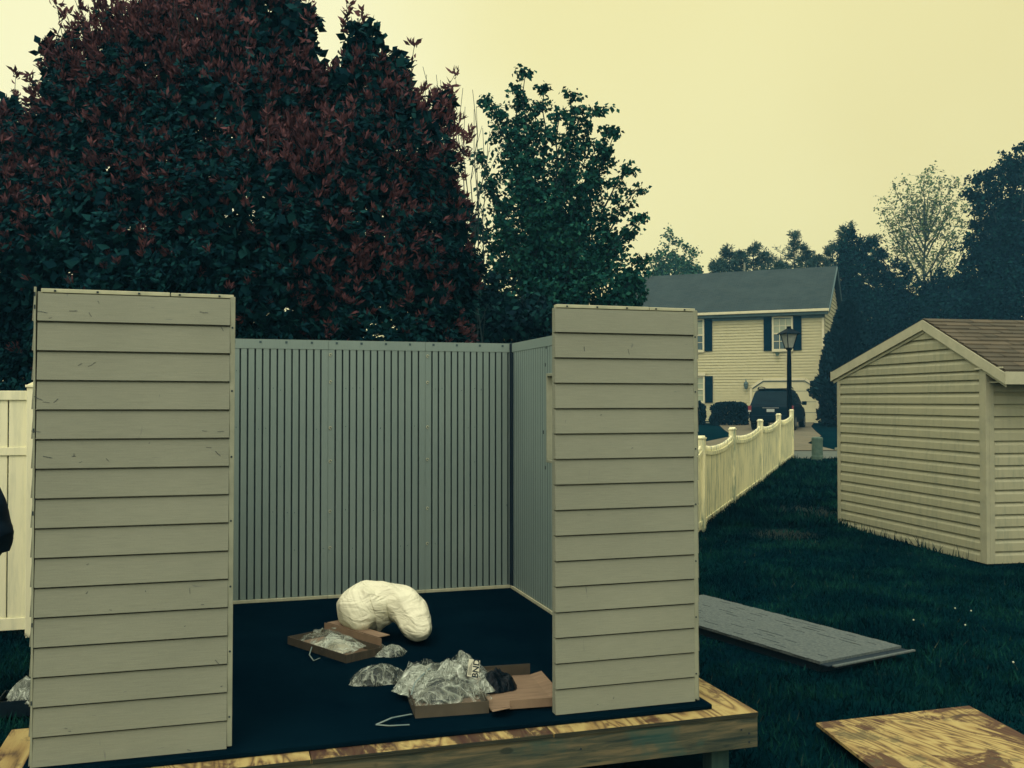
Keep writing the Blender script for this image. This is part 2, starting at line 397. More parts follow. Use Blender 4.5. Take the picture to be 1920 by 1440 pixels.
M['bark_pale'] = mottled('pale_bark', (.05, .08, .07), (.08, .115, .09), 6, .9, .1, (1, 1, .3))
def grass_ground():
    m, t, b = new_mat('lawn_soil', (.004, .02, .026), 1, .0)
    v = coords(t, (1, 1, 1)); n = noise_n(t, v, .55, 5, .62); n2 = noise_n(t, v, 9, 6, .75)
    f = math_n(t, 'ADD', math_n(t, 'MULTIPLY', n, .6), math_n(t, 'MULTIPLY', n2, .4))
    r = ramp(t, [(.34, (.0004, .007, .014)), (.52, (.0008, .013, .018)), (.68, (.003, .021, .021))], 'LINEAR')
    t.links.new(f, r.inputs[0])
    d = thresh(t, noise_n(t, v, 1.15, 4, .6), .66, .74)
    t.links.new(mixc(t, math_n(t, 'MULTIPLY', d, .35), r.outputs[0], (.05, .055, .032)), b.inputs['Base Color'])
    c = b.inputs['Base Color'].links[0].from_socket
    for (px_, py_, rr_) in BARE:
        ds = N(t, 'ShaderNodeVectorMath', operation='DISTANCE'); t.links.new(v, ds.inputs[0]); ds.inputs[1].default_value = (px_, py_, 0)
        k_ = thresh(t, math_n(t, 'ADD', math_n(t, 'DIVIDE', ds.outputs['Value'], rr_), math_n(t, 'MULTIPLY', n2, .9)), 1.55, 1.05)
        c = mixc(t, math_n(t, 'MULTIPLY', k_, .9), c, (.018, .026, .024))
    t.links.new(c, b.inputs['Base Color'])
    bump(t, b, n2, .6, .03); return m
BARE = [(tuple(G(1505, 957)[:2])+(.75,)), (tuple(G(1470, 1002)[:2])+(.5,)), (tuple(G(1545, 968)[:2])+(.5,))]
M['lawn'] = grass_ground()
M['blade'] = leaf_mat('grass_blade', (.0001, .0065, .013), (.0008, .015, .020), (.0075, .048, .036), .9, .0, 1.6, True)
M['straw'] = leaf_mat('dry_blade', (.02, .035, .03), (.03, .045, .035), (.07, .08, .05), .9, .0, .8)
M['white_petal'] = mottled('white_clover', (.45, .45, .33), (.5, .5, .38), 30, .7)

# ------------------------------------------------------------------ ground, road, driveway
ys = [-22, -10, 0, 5, 10, 12, 14, 17, 20, 24, 27, 30, 35, 41, 48, 58, 70, 90, 110]
g = MB()
for i in range(len(ys)-1):
    for x0, x1 in ((-112, -60), (-60, -10), (-10, 10), (10, 60), (60, 112)):
        g.q((x0, ys[i], gz(ys[i])), (x1, ys[i], gz(ys[i])), (x1, ys[i+1], gz(ys[i+1])), (x0, ys[i+1], gz(ys[i+1])))
g.build('ground', M['lawn'], kind='structure')
def sheet(name, pts, mat, lift, **k):
    m = MB(); n = len(pts)//2
    # strip between two polylines
    for i in range(n-1):
        a, b, c, d = pts[i], pts[i+1], pts[n+i+1], pts[n+i]
        m.q(*[(p[0], p[1], gz(p[1])+lift) for p in (a, b, c, d)])
    return m.build(name, mat, **k)
def seg(a, b, n): return [(a[0]+(b[0]-a[0])*i/n, a[1]+(b[1]-a[1])*i/n) for i in range(n+1)]
# road behind the fence, level across the view
sheet('road', seg((-30, 24.2), (60, 24.2), 10) + seg((-30, 27.2), (60, 27.2), 10), M['road'], .010, kind='structure')
kb = MB(); kb.box(9.2, 60, 27.2, 27.36, gz(27.2)-.05, gz(27.3)+.10); kb.box(-30, 3.9, 27.2, 27.36, gz(27.2)-.05, gz(27.3)+.10)
kb.build('kerb', M['kerb'], kind='structure')
# house frame: front right bottom corner, direction along the facade (to the left) and into depth
HC = Vector((15.66, 48.0, .0)); HA = R(24.0)
HU = Vector((-math.cos(HA), math.sin(HA), 0)); HV = Vector((math.sin(HA), math.cos(HA), 0))
def hp(u, v, z=0): return HC + HU*u + HV*v + Vector((0, 0, z))
# driveway from the road to the garage
dl0, dr0 = G(1312, 836), G(1420, 845)
L = [(x, y) for x, y in ((3.9, 27.2), (6.0, 31.0), (8.3, 36.0), tuple(hp(4.5, -4)[:2]), tuple(hp(4.2, -.05)[:2]))]
Rr = [(x, y) for x, y in ((9.2, 27.2), (9.55, 31.0), (11.6, 36.0), tuple(hp(.2, -4)[:2]), tuple(hp(.5, -.05)[:2]))]
def dens(l):
    o = []
    for i in range(len(l)-1):
        for k in range(4): o.append((l[i][0]+(l[i+1][0]-l[i][0])*k/4, l[i][1]+(l[i+1][1]-l[i][1])*k/4))
    return o+[l[-1]]
L, Rr = dens(L), dens(Rr)
m = MB()
for i in range(len(L)-1):
    m.q(*[(p[0], p[1], gz(p[1])+.03) for p in (L[i], L[i+1], Rr[i+1], Rr[i])])
m.build('driveway', M['concrete'], kind='structure')
sheet('path', [(x, y) for x, y in (tuple(hp(4.6, -3.2)[:2]), tuple(hp(12, -3.2)[:2]))] + [tuple(hp(4.6, -2.6)[:2]), tuple(hp(12, -2.6)[:2])], M['kerb'], .04, kind='structure')

# ------------------------------------------------------------------ wooden platform
TH = .2935
SO = (-1.848, 3.719)          # front left corner of the garden shed
FZ = .355                     # top of its floor
plat = empty('wooden_platform', (SO[0], SO[1], 0), TH, label='low plywood-topped wooden platform under the half-built shed', cat='platform')
PT = .330
X1, Y0, Y1 = 3.075, -.150, 3.25
def deck(x0, x1, y0, y1, mat, lab=None):
    d = MB(); d.box(x0, x1, y0, y1, PT-.018, PT)
    o = d.build('deck_panel', [mat], plat, bevel=.0012)
    e = MB()
    e.cur = 0
    e.box(x0+.002, x1-.002, y0-.0035, y0-.0003, PT-.018, PT-.0012)
    e.build('panel_edge', [M['ply_edge']], o)
    return o
deck(2.075, X1, Y0, Y1, M['ply_deck'])
deck(1.045, 2.071, Y0, Y1, M['ply_deck_b'])
deck(-.02, 1.041, Y0, Y1, M['ply_deck'])
deck(-.182, -.024, -.60, .585, M['ply_deck'])
b = MB(); b.box(-.02, X1, Y0+.004, Y0+.042, PT-.162, PT-.0185); b.build('front_board', M['board'], plat, bevel=.002)
b = MB(); b.box(X1-.042, X1-.004, Y0+.043, Y1-.04, PT-.162, PT-.0185); b.build('side_board', M['board'], plat, bevel=.002)
b = MB(); b.box(-.172, -.06, -.59, .575, PT-.162, PT-.0185); b.build('corner_block', M['board'], plat)
b = MB(); b.box(-.02, X1-.05, Y1-.042, Y1-.004, PT-.162, PT-.0185); b.build('rear_board', M['board'], plat)
for k in range(7):
    b = MB(); x = .35+k*.4; b.box(x, x+.038, Y0+.05, Y1-.05, PT-.16, PT-.019); b.build('joist', M['board'], plat)
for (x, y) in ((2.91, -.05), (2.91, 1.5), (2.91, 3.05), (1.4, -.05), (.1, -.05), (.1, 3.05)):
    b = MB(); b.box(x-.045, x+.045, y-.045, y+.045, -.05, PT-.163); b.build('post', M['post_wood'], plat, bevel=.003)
for (x, y, zz) in ((3.03, 0, .255), (3.03, 0, .215), (2.99, 0, .275), (2.2, 0, .27), (1.6, 0, .215)):
    b = MB(); b.lathe([(.0045, 0), (.0045, .003)], 8)
    o = b.build('nail_head', M['hole'], plat); o.rotation_euler = (math.pi/2, 0, 0); o.location = (x, Y0+.004, zz-.02)

# ------------------------------------------------------------------ half-built garden shed
shed = empty('garden_shed', (SO[0], SO[1], FZ), TH, label='half-built grey-taupe plastic shed without a roof on the platform', cat='garden shed')
W, D, H, NP = 2.845, 2.935, 1.85, .711
b = MB(); b.box(-.04, W+.045, -.058, D+.05, -.024, 0); fl0 = b.build('floor', M['floor'], shed, bevel=.006)
NC = 16; CH = (H-.012)/NC
def front_panel(x0, x1, tilt=0):
    """lap-sided panel: courses, side flanges with bolt holes, top rail"""
    b = MB(); b.box(x0+.002, x1-.018, .024, .045, .002, H-.012)
    for k in range(NC):
        z0, z1 = .004+k*CH, .004+(k+1)*CH
        a, c = x0, x1-.018
        yb, yt = -.007, .002
        b.q((a, yb, z0), (c, yb, z0), (c, yt, z1-.0075), (a, yt, z1-.0075))
        b.q((a, yb, z0), (a, .024, z0), (c, .024, z0), (c, yb, z0))
        b.q((a, yt, z1-.0075), (c, yt, z1-.0075), (c, .024, z1-.007), (a, .024, z1-.007))
        b.q((a, yb, z0), (a, yt, z1-.0075), (a, .024, z1-.0075), (a, .024, z0))
        b.q((c, yb, z0), (c, .024, z0), (c, .024, z1-.0075), (c, yt, z1-.0075))
    o = b.build('wall_panel', M['siding'], shed, fix=True)
    if tilt: o.rotation_euler = (0, tilt, 0)
    f = MB(); f.box(x1-.0175, x1+.003, .000, .047, .01, H-.006); f.build('side_flange', M['siding_trim'], o, bevel=.002)
    for k in range(7):
        h = MB(); h.lathe([(.0042, 0), (.0042, .0012)], 10)
        q = h.build('bolt_hole', M['hole'], o); q.rotation_euler = (math.pi/2, 0, 0)
        q.location = (x1-.008, -.0002, .13+k*.265+.012*math.sin(k*3.1))
    r = MB(); r.box(x0+.01, x1-.34*(x1-x0)-.002, .006, .046, H-.0115, H+.004); r.box(x1-.34*(x1-x0)+.002, x1-.004, .006, .046, H-.0115, H+.003)
    r.build('top_rail', M['light_rim'], o, bevel=.002)
    for k in range(5):
        s_ = MB(); xx = x0+.06+(x1-x0-.12)*k/4; s_.box(xx-.004, xx+.004, .003, .0075, H-.008, H-.001); s_.build('rail_slot', M['hole'], o)
    return o
pl = front_panel(0, NP+.024, 0.003)
pr = front_panel(W-NP, W)
# scuffs and scratches left from handling, thin slivers on the left panel's face
sm = MB(); rs = random.Random(12)
MK = [(77, 585, -8, 18), (92, 596, 12, 5), (135, 583, 2, 14), (167, 590, -60, 10), (170, 683, 35, 16), (182, 566, -60, 5), (148, 683, 40, 9), (70, 747, -25, 16), (85, 754, -8, 12), (103, 751, 40, 10), (66, 809, -8, 16), (92, 823, -35, 8), (88, 857, -12, 16), (137, 853, 90, 7), (137, 855, 0, 7), (150, 866, 30, 6), (200, 862, -50, 8), (382, 807, -6, 9), (412, 808, 0, 12), (390, 838, -4, 10), (407, 850, -45, 14), (278, 830, 70, 4), (380, 585, -3, 16), (414, 615, -60, 10), (355, 1108, -85, 12), (407, 1240, -55, 13), (272, 1108, -85, 3), (163, 1058, 20, 4), (162, 1111, 40, 5), (207, 1143, -8, 5), (379, 1132, 0, 5), (124, 1365, -15, 5), (131, 1370, -20, 5), (355, 1405, -25, 8), (346, 1173, 10, 3), (415, 1285, 20, 4), (216, 1425, 10, 3)]
MR = [(1095, 655, -85, 10), (1178, 660, -75, 12), (1127, 778, 3, 4), (1150, 1308, 60, 5), (1120, 1320, -10, 3), (1240, 1090, 4, 8), (1185, 840, 20, 4), (1090, 955, 0, 5)]
def on_front(px, py):
    n_ = Vector((-math.sin(TH), math.cos(TH), 0)); o_ = Vector((SO[0], SO[1], FZ)); c_ = Vector((0, 0, CAMZ)); d_ = (P(px, py, 1)-c_)
    q_ = c_ + d_*((o_-c_).dot(n_)/d_.dot(n_)) - o_
    return q_.x*math.cos(TH)+q_.y*math.sin(TH), q_.z
for par, lst in ((pl, MK), (pr, MR)):
    sm = MB()
    for (px, py, an, ln) in lst:
        x, z = on_front(px, py); k = int((z-.004)/CH); f_ = (z-.004-k*CH)/CH
        yy = -.007+.009*f_-.0009; l_ = ln*.0021; a_ = math.radians(an); w_ = .0011+.0008*rs.random()
        for j in range(3):
            t0, t1 = j/3-.5, (j+1)/3-.5; wob_ = rs.uniform(-.0012, .0012)
            p0 = (x+math.cos(a_)*l_*t0, z+math.sin(a_)*l_*t0+wob_); p1 = (x+math.cos(a_)*l_*t1, z+math.sin(a_)*l_*t1+wob_)
            nx, nz_ = -math.sin(a_)*w_, math.cos(a_)*w_
            sm.prism([(p0[0]-nx, p0[1]-nz_), (p1[0]-nx*.5, p1[1]-nz_*.5), (p1[0]+nx*.5, p1[1]+nz_*.5), (p0[0]+nx, p0[1]+nz_)], yy, yy+.0006, 'y')
    tag(sm.build('scuff_marks', M['scuff'], par), kind='stuff')
# the corner seen on the left: the side wall's lap siding steps out of the plane
b = MB()
for k in range(NC):
    z0, z1 = .004+k*CH, .004+(k+1)*CH
    for (xb, xt, sgn) in ((-.0165, -.009, 1),):
        b.q((xb, .012, z0), (xt, .012, z1-.002), (xt, D, z1-.002), (xb, D, z0))
        b.q((xb, .012, z0), (xb, D, z0), (-.004, D, z0), (-.004, .012, z0))
        b.q((xb, .012, z0), (-.004, .012, z0), (-.004, .012, z1-.002), (xt, .012, z1-.002))
        b.q((xt, .012, z1-.002), (-.004, .012, z1-.002), (-.004, D, z1-.002), (xt, D, z1-.002))
b.box(-.004, .030, .05, D, .002, H-.004)
lw = b.build('side_wall', M['siding'], shed)
b = MB(); b.box(-.008, -.0005, -.004, .011, .002, H+.008); b.build('corner_trim', M['siding_trim'], lw, bevel=.001)
for zz in (1.30, 1.78, 1.83, .55, .98, .25):
    b = MB(); b.box(-.0075, -.002, -.0055, -.0043, zz-.008, zz+.008); b.build('trim_slot', M['hole'], lw)
# inner ribbed walls ------------------------------------------------
def ribbed(mb, x0, x1, pitch, z0, z1, gw, gd, edge=.012):
    """flat strips with grooves between, in the plane y=0 facing -y"""
    n = int(round((x1-x0)/pitch)); p = (x1-x0)/n
    for i in range(n):
        a, c = x0+i*p, x0+(i+1)*p
        mb.cur = 0; mb.q((a+gw/2 if i else a, 0, z0), (c-gw/2 if i < n-1 else c, 0, z0), (c-gw/2 if i < n-1 else c, 0, z1), (a+gw/2 if i else a, 0, z1))
        if i < n-1:
            mb.cur = 1
            mb.q((c-gw/2, 0, z0), (c-gw/2+.001, gd, z0), (c-gw/2+.001, gd, z1), (c-gw/2, 0, z1))
            mb.q((c-gw/2+.001, gd, z0), (c+gw/2-.001, gd, z0), (c+gw/2-.001, gd, z1), (c-gw/2+.001, gd, z1))
            mb.q((c+gw/2-.001, gd, z0), (c+gw/2, 0, z0), (c+gw/2, 0, z1), (c+gw/2-.001, gd, z1))
    mb.cur = 0
def back_panel(i):
    x0, x1 = i*NP+.001, (i+1)*NP-.001
    x0 = max(x0, .034)
    if i == 3: x1 -= .022
    b = MB(); TB = .067
    ribbed(b, x0, x1, .0503, .022, H-TB, .0115, .026)
    b.box(x0, x1, .0265, .045, .004, H-.004)
    b.box(x0, x1, -.003, .0262, H-TB+.0005, H)         # flat band along the top
    o = b.build('wall_panel', [M['panel_inner'], M['panel_seam']], shed, fix=False); o.location = (0, D-.045, 0)
    f = MB(); f.box(x0, x1, -.016, -.0005, .0, .0215); f.build('bottom_rim', M['light_rim'], o, bevel=.002)
    for k in range(4):
        xx = x0+.06+k*.178
        if xx > x1-.02: continue
        h = MB(); h.box(xx-.008, xx+.008, -.0050, -.0032, H-.028, H-.012); h.build('rail_slot', M['panel_seam'], o)
    # outer face of the panel
    if i:
        for zz in (1.80-.055, 1.55, 1.22, .98, .62, .36):
            c = MB(); c.tube([(x0+.016+.009*math.cos(t), -.003, zz+.010*math.sin(t)) for t in [j*math.pi*2/10 for j in range(9)]], .0026, 5)
            c.build('clip', M['light_rim'], o)
        rnd = random.Random(i)
    for k in range(14):
        rr = random.Random(i*40+k); h = MB(); xx = x0+.03+rr.random()*(x1-x0-.06); zz = rr.choice([.35, .62, .95, 1.22, 1.5, 1.62])+rr.uniform(-.01, .01)
        h.lathe([(.0032, 0), (.0032, .001)], 7); q = h.build('bolt_hole', M['panel_seam'], o); q.rotation_euler = (math.pi/2, 0, 0); q.location = (round((xx-x0)/.0503)*.0503+x0+.025, -.0003, zz)
    return o
for i in range(4): back_panel(i)
# right side wall with its window hole (local: runs in depth)
rw = empty('side_wall', (W, 0, 0)); rw.parent = shed
WY0, WY1, WZ0, WZ1 = 1.45, 2.052, 1.018, 1.58
def side_piece(y0, y1, z0, z1, rimtop=False):
    b = MB(); b.cur = 0
    n = max(2, int((y1-y0)/.05)); p = (y1-y0)/n
    X = -.045
    for i in range(n):
        a, c = y0+i*p, y0+(i+1)*p
        b.q((X, a, z0), (X, a, z1), (X, c-.008, z1), (X, c-.008, z0))
        b.cur = 1
        b.q((X, c-.008, z0), (X, c-.008, z1), (X+.0045, c-.004, z1), (X+.0045, c-.004, z0))
        b.q((X+.0045, c-.004, z0), (X+.0045, c-.004, z1), (X, c, z1), (X, c, z0)); b.cur = 0
    b.box(X+.0105, -.004, y0, y1, z0, z1)
    return b
for k, (y0, y1, z0, z1) in enumerate(((.05, WY0, .022, H-.067), (WY1, D-.065, .022, H-.067), (WY0, WY1, .022, WZ0), (WY0, WY1, WZ1, H-.067))):
    b = side_piece(y0+.0005, y1-.0005, z0, z1)
    b.build('wall_panel', [M['panel_inner'], M['panel_seam']], rw, fix=False)
b = MB(); b.box(-.048, -.003, .05, D-.063, H-.0665, H); b.build('top_band', M['panel_inner'], rw, bevel=.002)
b = MB(); b.box(-.060, -.046, .05, D-.063, 0, .0215); b.build('bottom_rim', M['light_rim'], rw, bevel=.002)
b = MB(); b.box(-.062, -.046, D-.0625, D-.047, .0, H-.002); b.box(-.058, -.0465, D-.1, D-.064, .0, H-.07); b.build('corner_gap', M['dark_gap'], rw)
wf = MB()
wf.box(-.0475, .006, WY0-.02, WY0, WZ0-.02, WZ1+.02); wf.box(-.0475, .006, WY1, WY1+.02, WZ0-.02, WZ1+.02)
wf.box(-.0475, .006, WY0, WY1, WZ0-.02, WZ0); wf.box(-.0475, .006, WY0, WY1, WZ1, WZ1+.02)
wf.build('window_frame', M['siding_trim'], rw, bevel=.003)
for (yy, zz) in ((2.09, 1.66), (2.09, .96), (2.07, 1.78), (1.9, 1.66), (2.13, 1.20)):
    h = MB(); h.box(-.0475, -.0455, yy-.008, yy+.008, zz-.012, zz+.012); h.build('bolt_hole', M['hole'], rw)
# lap siding on its outside
b = MB()
for k in range(NC):
    z0, z1 = .004+k*CH, .004+(k+1)*CH
    segs = [(.004, D)] if (z1 < WZ0 or z0 > WZ1) else [(.004, WY0-.02), (WY1+.02, D)]
    for (ya, yb) in segs:
        b.q((.010, ya, z0), (.010, yb, z0), (.007, yb, z1-.002), (.007, ya, z1-.002))
        b.q((.010, ya, z0), (.0, ya, z0), (.0, yb, z0), (.010, yb, z0))
        b.q((.010, ya, z0), (.007, ya, z1-.002), (-.003, ya, z1-.002), (-.003, ya, z0))
b.build('outer_siding', M['siding'], rw, fix=False)
# back outside
b = MB()
for k in range(NC):
    z0, z1 = .004+k*CH, .004+(k+1)*CH
    b.q((0, D+.018, z0), (0, D+.006, z1), (W, D+.006, z1), (W, D+.018, z0)); b.q((0, D, z0), (0, D+.018, z0), (W, D+.018, z0), (W, D, z0))
b.build('outer_siding', M['siding'], shed, fix=False)

# ------------------------------------------------------------------ things on the shed floor
def floor_pt(px, py, h=0.0):
    """world point on the shed floor (or h above it)"""
    z = FZ+h; lo, hi = 1.0, 20.0
    for i in range(50):
        m_ = (lo+hi)/2
        if P(px, py, m_).z > z: lo = m_
        else: hi = m_
    p = P(px, py, hi); p.z = z; return p
def blob(name, path, rad, mat, seg=28, amp=.02, freq=6, zscale=1.0, floor=None, seed=0, parent=None, crease=1.0, ring=10, **k):
    """crumpled soft body along a path"""
    pts = [Vector(p) for p in path]
    # resample with catmull-rom
    P_, R_ = [], []
    for i in range(len(pts)-1):
        a, b_, c, d = pts[max(i-1, 0)], pts[i], pts[i+1], pts[min(i+2, len(pts)-1)]
        for s_ in range(ring):
            t = s_/ring
            P_.append(.5*((2*b_) + (c-a)*t + (2*a-5*b_+4*c-d)*t*t + (-a+3*b_-3*c+d)*t**3))
            R_.append(rad[i]*(1-t)+rad[i+1]*t)
    P_.append(pts[-1]); R_.append(rad[-1])
    m = MB(); n = len(P_)
    for i, p in enumerate(P_):
        d = (P_[min(i+1, n-1)]-P_[max(i-1, 0)]).normalized()
        a = d.cross(Vector((0, 0, 1)))
        if a.length < .05: a = d.cross(Vector((0, 1, 0)))
        a.normalize(); b_ = a.cross(d).normalized()
        for j in range(seg):
            t = 2*math.pi*j/seg
            o = math.cos(t)*a + math.sin(t)*b_*zscale
            q = p + o*R_[i]
            s3 = Vector((seed, seed*2, 0))
            rd = 1-abs(noise.noise(q*freq + s3))*2
            rd2 = 1-abs(noise.noise(Vector((q.x*freq*1.2+q.z*freq*1.5, q.y*freq, q.z*freq*.8-q.x*freq)) + s3))*2
            q += o*amp*((rd*.7+rd2*.45)*crease - .4)
            if floor is not None and q.z < floor: q.z = floor + .001*math.sin(j)
            m.v.append(tuple(q))
    for i in range(n-1):
        for j in range(seg):
            k2 = (j+1) % seg
            m.f.append((i*seg+j, i*seg+k2, (i+1)*seg+k2, (i+1)*seg+j)); m.m.append(0)
    for base, rev in ((0, True), ((n-1)*seg, False)):
        c = sum((Vector(m.v[base+j]) for j in range(seg)), Vector())/seg
        m.v.append(tuple(c)); ci = len(m.v)-1
        for j in range(seg):
            k2 = (j+1) % seg
            m.f.append((base+j, base+k2, ci)); m.m.append(0)
    return m.build(name, mat, parent, smooth=True, **k)
z0 = FZ+.001
def PP(px, py, Y, dz=0): 
    p = P(px, py, Y); p.z += dz; return p
blob('plastic_sack', [PP(684, 1182, 5.58), PP(680, 1166, 5.62), PP(680, 1146, 5.70), PP(692, 1138, 5.75), PP(738, 1128, 5.76), PP(764, 1144, 5.70), PP(782, 1170, 5.62), PP(794, 1188, 5.56), PP(799, 1196, 5.54)],
     [.012, .085, .150, .152, .108, .100, .092, .055, .012], M['bag_white'], 72, .020, 5.0, floor=z0, seed=3.3, ring=14,
     label='large puffy white plastic sack bent over near the back wall', cat='sack')

def tray(name, A, ex, ey, w_, l_, h, label, lid=None):
    """open cardboard tray; A corner on the floor, ex/ey unit vectors"""
    ang = math.atan2(ex.y, ex.x)
    t = empty(name, A, ang, label=label, cat='cardboard box')
    T = .004
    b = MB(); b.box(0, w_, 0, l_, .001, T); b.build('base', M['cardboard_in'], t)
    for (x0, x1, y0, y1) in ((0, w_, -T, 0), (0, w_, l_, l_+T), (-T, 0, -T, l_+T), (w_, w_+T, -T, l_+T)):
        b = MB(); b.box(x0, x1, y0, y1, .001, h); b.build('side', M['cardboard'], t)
    return t
def crumple(name, c, rx, ry, h, mat, seed, n=26, label=None, cat='plastic bag', ang=0, amp=.5, parent=None, low=.0, fr=9, ears=0):
    """a heap of crumpled film: irregular dome"""
    m = MB(); c = Vector(c); amp *= .62; fr *= .8
    ca, sa = math.cos(ang), math.sin(ang)
    for i in range(n+1):
        for j in range(n+1):
            u, v = i/n*2-1, j/n*2-1
            # square to disc
            x = u*math.sqrt(max(0, 1-v*v/2)); y = v*math.sqrt(max(0, 1-u*u/2)); r = math.hypot(x, y)
            e = 1+.42*noise.noise(Vector((math.atan2(y, x)*1.2+seed, seed, 0)))+.1*noise.noise(Vector((math.atan2(y, x)*4+seed, seed, 3)))
            X, Y_ = x*rx*e, y*ry*e
            nn = 1-abs(noise.noise(Vector((X*fr, Y_*fr, seed))))*2.2
            n2 = 1-abs(noise.noise(Vector((X*fr*2.6, Y_*fr*2.6, seed+4))))*2.2
            z = h*max(0, (1-r**2.4))*(1-amp*.6 + amp*(.75*nn+.4*n2)) + low
            m.v.append((c.x+X*ca-Y_*sa, c.y+X*sa+Y_*ca, c.z+max(.003, z)))
    for i in range(n):
        for j in range(n):
            a = i*(n+1)+j; m.f.append((a, a+n+1, a+n+2, a+1)); m.m.append(0)
    rr = random.Random(int(seed*10))
    for e_ in range(ears):      # loose edges of the film standing up from the heap
        t = rr.uniform(.2, 2.9) if e_ else 2.3
        bx_, by_ = math.cos(t)*rx*.62, math.sin(t)*ry*.62; wd, hg = rr.uniform(.5, .8)*rx, h*rr.uniform(.5, .75); b0 = len(m.v); K = 8
        tw = rr.uniform(-.6, .6)
        for i in range(K+1):
            for j in range(K+1):
                u, v = i/K-.5, j/K
                X = bx_+u*wd*(1-.25*v); Y_ = by_+.16*wd*math.sin(u*7+seed+e_)*(.4+v)+tw*u*wd*.5+v*hg*.3
                z = h*.45+v*hg*(1-.9*abs(u)**1.3)+.006*math.sin(u*23)
                m.v.append((c.x+X*ca-Y_*sa, c.y+X*sa+Y_*ca, c.z+z))
        for i in range(K):
            for j in range(K):
                a = b0+i*(K+1)+j; m.f.append((a, a+K+1, a+K+2, a+1)); m.m.append(0)
    o = m.build(name, mat, parent, smooth=True, fix=not ears, label=label, cat=cat); return o
# back-left tray (long side in front)
A = floor_pt(650, 1241); B = floor_pt(540, 1205); C_ = floor_pt(712, 1222)
ex = (A-B).normalized(); 
tb = tray('cardboard_box', floor_pt(541, 1208), Vector((ex.x, ex.y, 0)), None, (A-B).length*.98, .24, .045, 'shallow open cardboard box with a bag in it, in front of the white sack')
# its flap stands up at the back
fl = MB(); fl.box(0, (A-B).length*.95, .246, .250, .045, .085); fl.box(.02, (A-B).length*.9, .252, .33, .085, .089)
fl.build('flap', M['cardboard_in'], tb)
mid = (floor_pt(541, 1208) + floor_pt(650, 1241))/2
nrm = Vector((-ex.y, ex.x, 0))
cc = mid+nrm*.125
crumple('plastic_bag', (cc.x-.02, cc.y, FZ+.030), .24, .125, .055, M['film'], 2.2, ears=2, label='clear crumpled bag lying in the box in front of the white sack', ang=math.atan2(ex.y, ex.x))
crumple('hardware_pack', (cc.x, cc.y, FZ+.006), .15, .09, .04, M['label_white'], 5.2, label='pale packed parts under clear film in the box before the white sack', cat='parts', ang=math.atan2(ex.y, ex.x))
# small bag right of it
p = floor_pt(733, 1228); crumple('plastic_bag', (p.x, p.y, FZ+.001), .085, .07, .05, M['film'], 8.1, ears=1, label='small clear plastic bag alone between the two boxes', ang=.5)
p = floor_pt(733, 1230); crumple('small_part', (p.x, p.y, FZ+.001), .05, .035, .035, M['dark_part'], 1.1, label='dark part inside the small clear bag between the boxes', cat='parts')
# pack on the floor, left of the front box
p = floor_pt(707, 1278); crumple('plastic_bag', (p.x, p.y, FZ+.001), .145, .085, .095, M['film'], 12.4, label='clear bag of dark parts on the floor left of the front box', ang=TH)
p = floor_pt(707, 1278); crumple('bracket_set', (p.x, p.y, FZ+.001), .115, .065, .07, M['dark_part'], 14.4, label='dark plastic parts wrapped in the bag left of the front box', cat='parts', ang=TH)
# front box: tray (left) with its lid folded out flat to the right
a0 = floor_pt(780, 1347); a1 = floor_pt(915, 1337); b0 = floor_pt(752, 1262)
ex = (a1-a0).normalized(); wl = (a1-a0).length; ll = .50
angb = math.atan2(ex.y, ex.x)
fb_ = tray('cardboard_box', a0, ex, None, wl, ll, .055, 'open cardboard box full of clear bags with its lid folded out to the right')
lid = MB(); T = .004
w2 = wl*.98
lid.box(wl+.012, wl+w2, .0, ll, .012, .016); lid.build('lid', M['cardboard_in'], fb_)
lid = MB(); lid.box(wl+.05, wl+w2, ll, ll+T, .012, .070); lid.build('lid_side', M['cardboard'], fb_)
lid = MB(); lid.box(wl+.10, wl+w2, -T-.003, -.003, .012, .052); lid.build('lid_side', M['cardboard_in'], fb_)
lid = MB(); lid.q((wl+w2, 0, .016), (wl+w2+.06, -.0, .025), (wl+w2+.06, ll, .03), (wl+w2, ll, .016)); lid.q((wl+w2, 0, .012), (wl+w2, ll, .012), (wl+w2+.061, ll, .026), (wl+w2+.061, -.0, .021)); lid.build('lid_side', M['cardboard_in'], fb_, fix=False)
lid = MB(); lid.q((wl+.012, 0, .018), (wl+.10, -.07, .045), (wl+.10, 0, .018)); lid.q((wl+.01, -.02, .02), (wl+.005, -.08, .03), (wl+.085, -.09, .045), (wl+.10, -.004, .03)); lid.build('flap', M['cardboard_in'], fb_, fix=False)
def in_box(x, y, z=0): return Matrix.Translation(a0) @ Matrix.Rotation(angb, 4, 'Z') @ Vector((x, y, z))
p = in_box(wl*.42, .30); crumple('bracket_set', (p.x, p.y, FZ+.02), .17, .13, .085, M['dark_part'], 24.4, label='dark plastic parts under the clear bags in the front box', cat='parts', ang=angb)
p = in_box(wl*.58, .33); big = crumple('plastic_bag', (p.x, p.y, FZ+.03), .25, .20, .115, M['film'], 31.0, n=40, label='biggest clear bag bulging out of the front box, marked BND', ang=angb, amp=.6, fr=8, ears=2)
p = in_box(wl*.52, .13); crumple('plastic_bag', (p.x, p.y, FZ+.03), .19, .095, .085, M['film'], 37.0, n=34, label='flatter clear bag along the near edge of the front box', ang=angb)
p = in_box(wl*.18, .36); crumple('plastic_bag', (p.x, p.y, FZ+.03), .11, .13, .10, M['film'], 41.0, n=30, label='crumpled clear bag in the left end of the front box', ang=angb+.5)
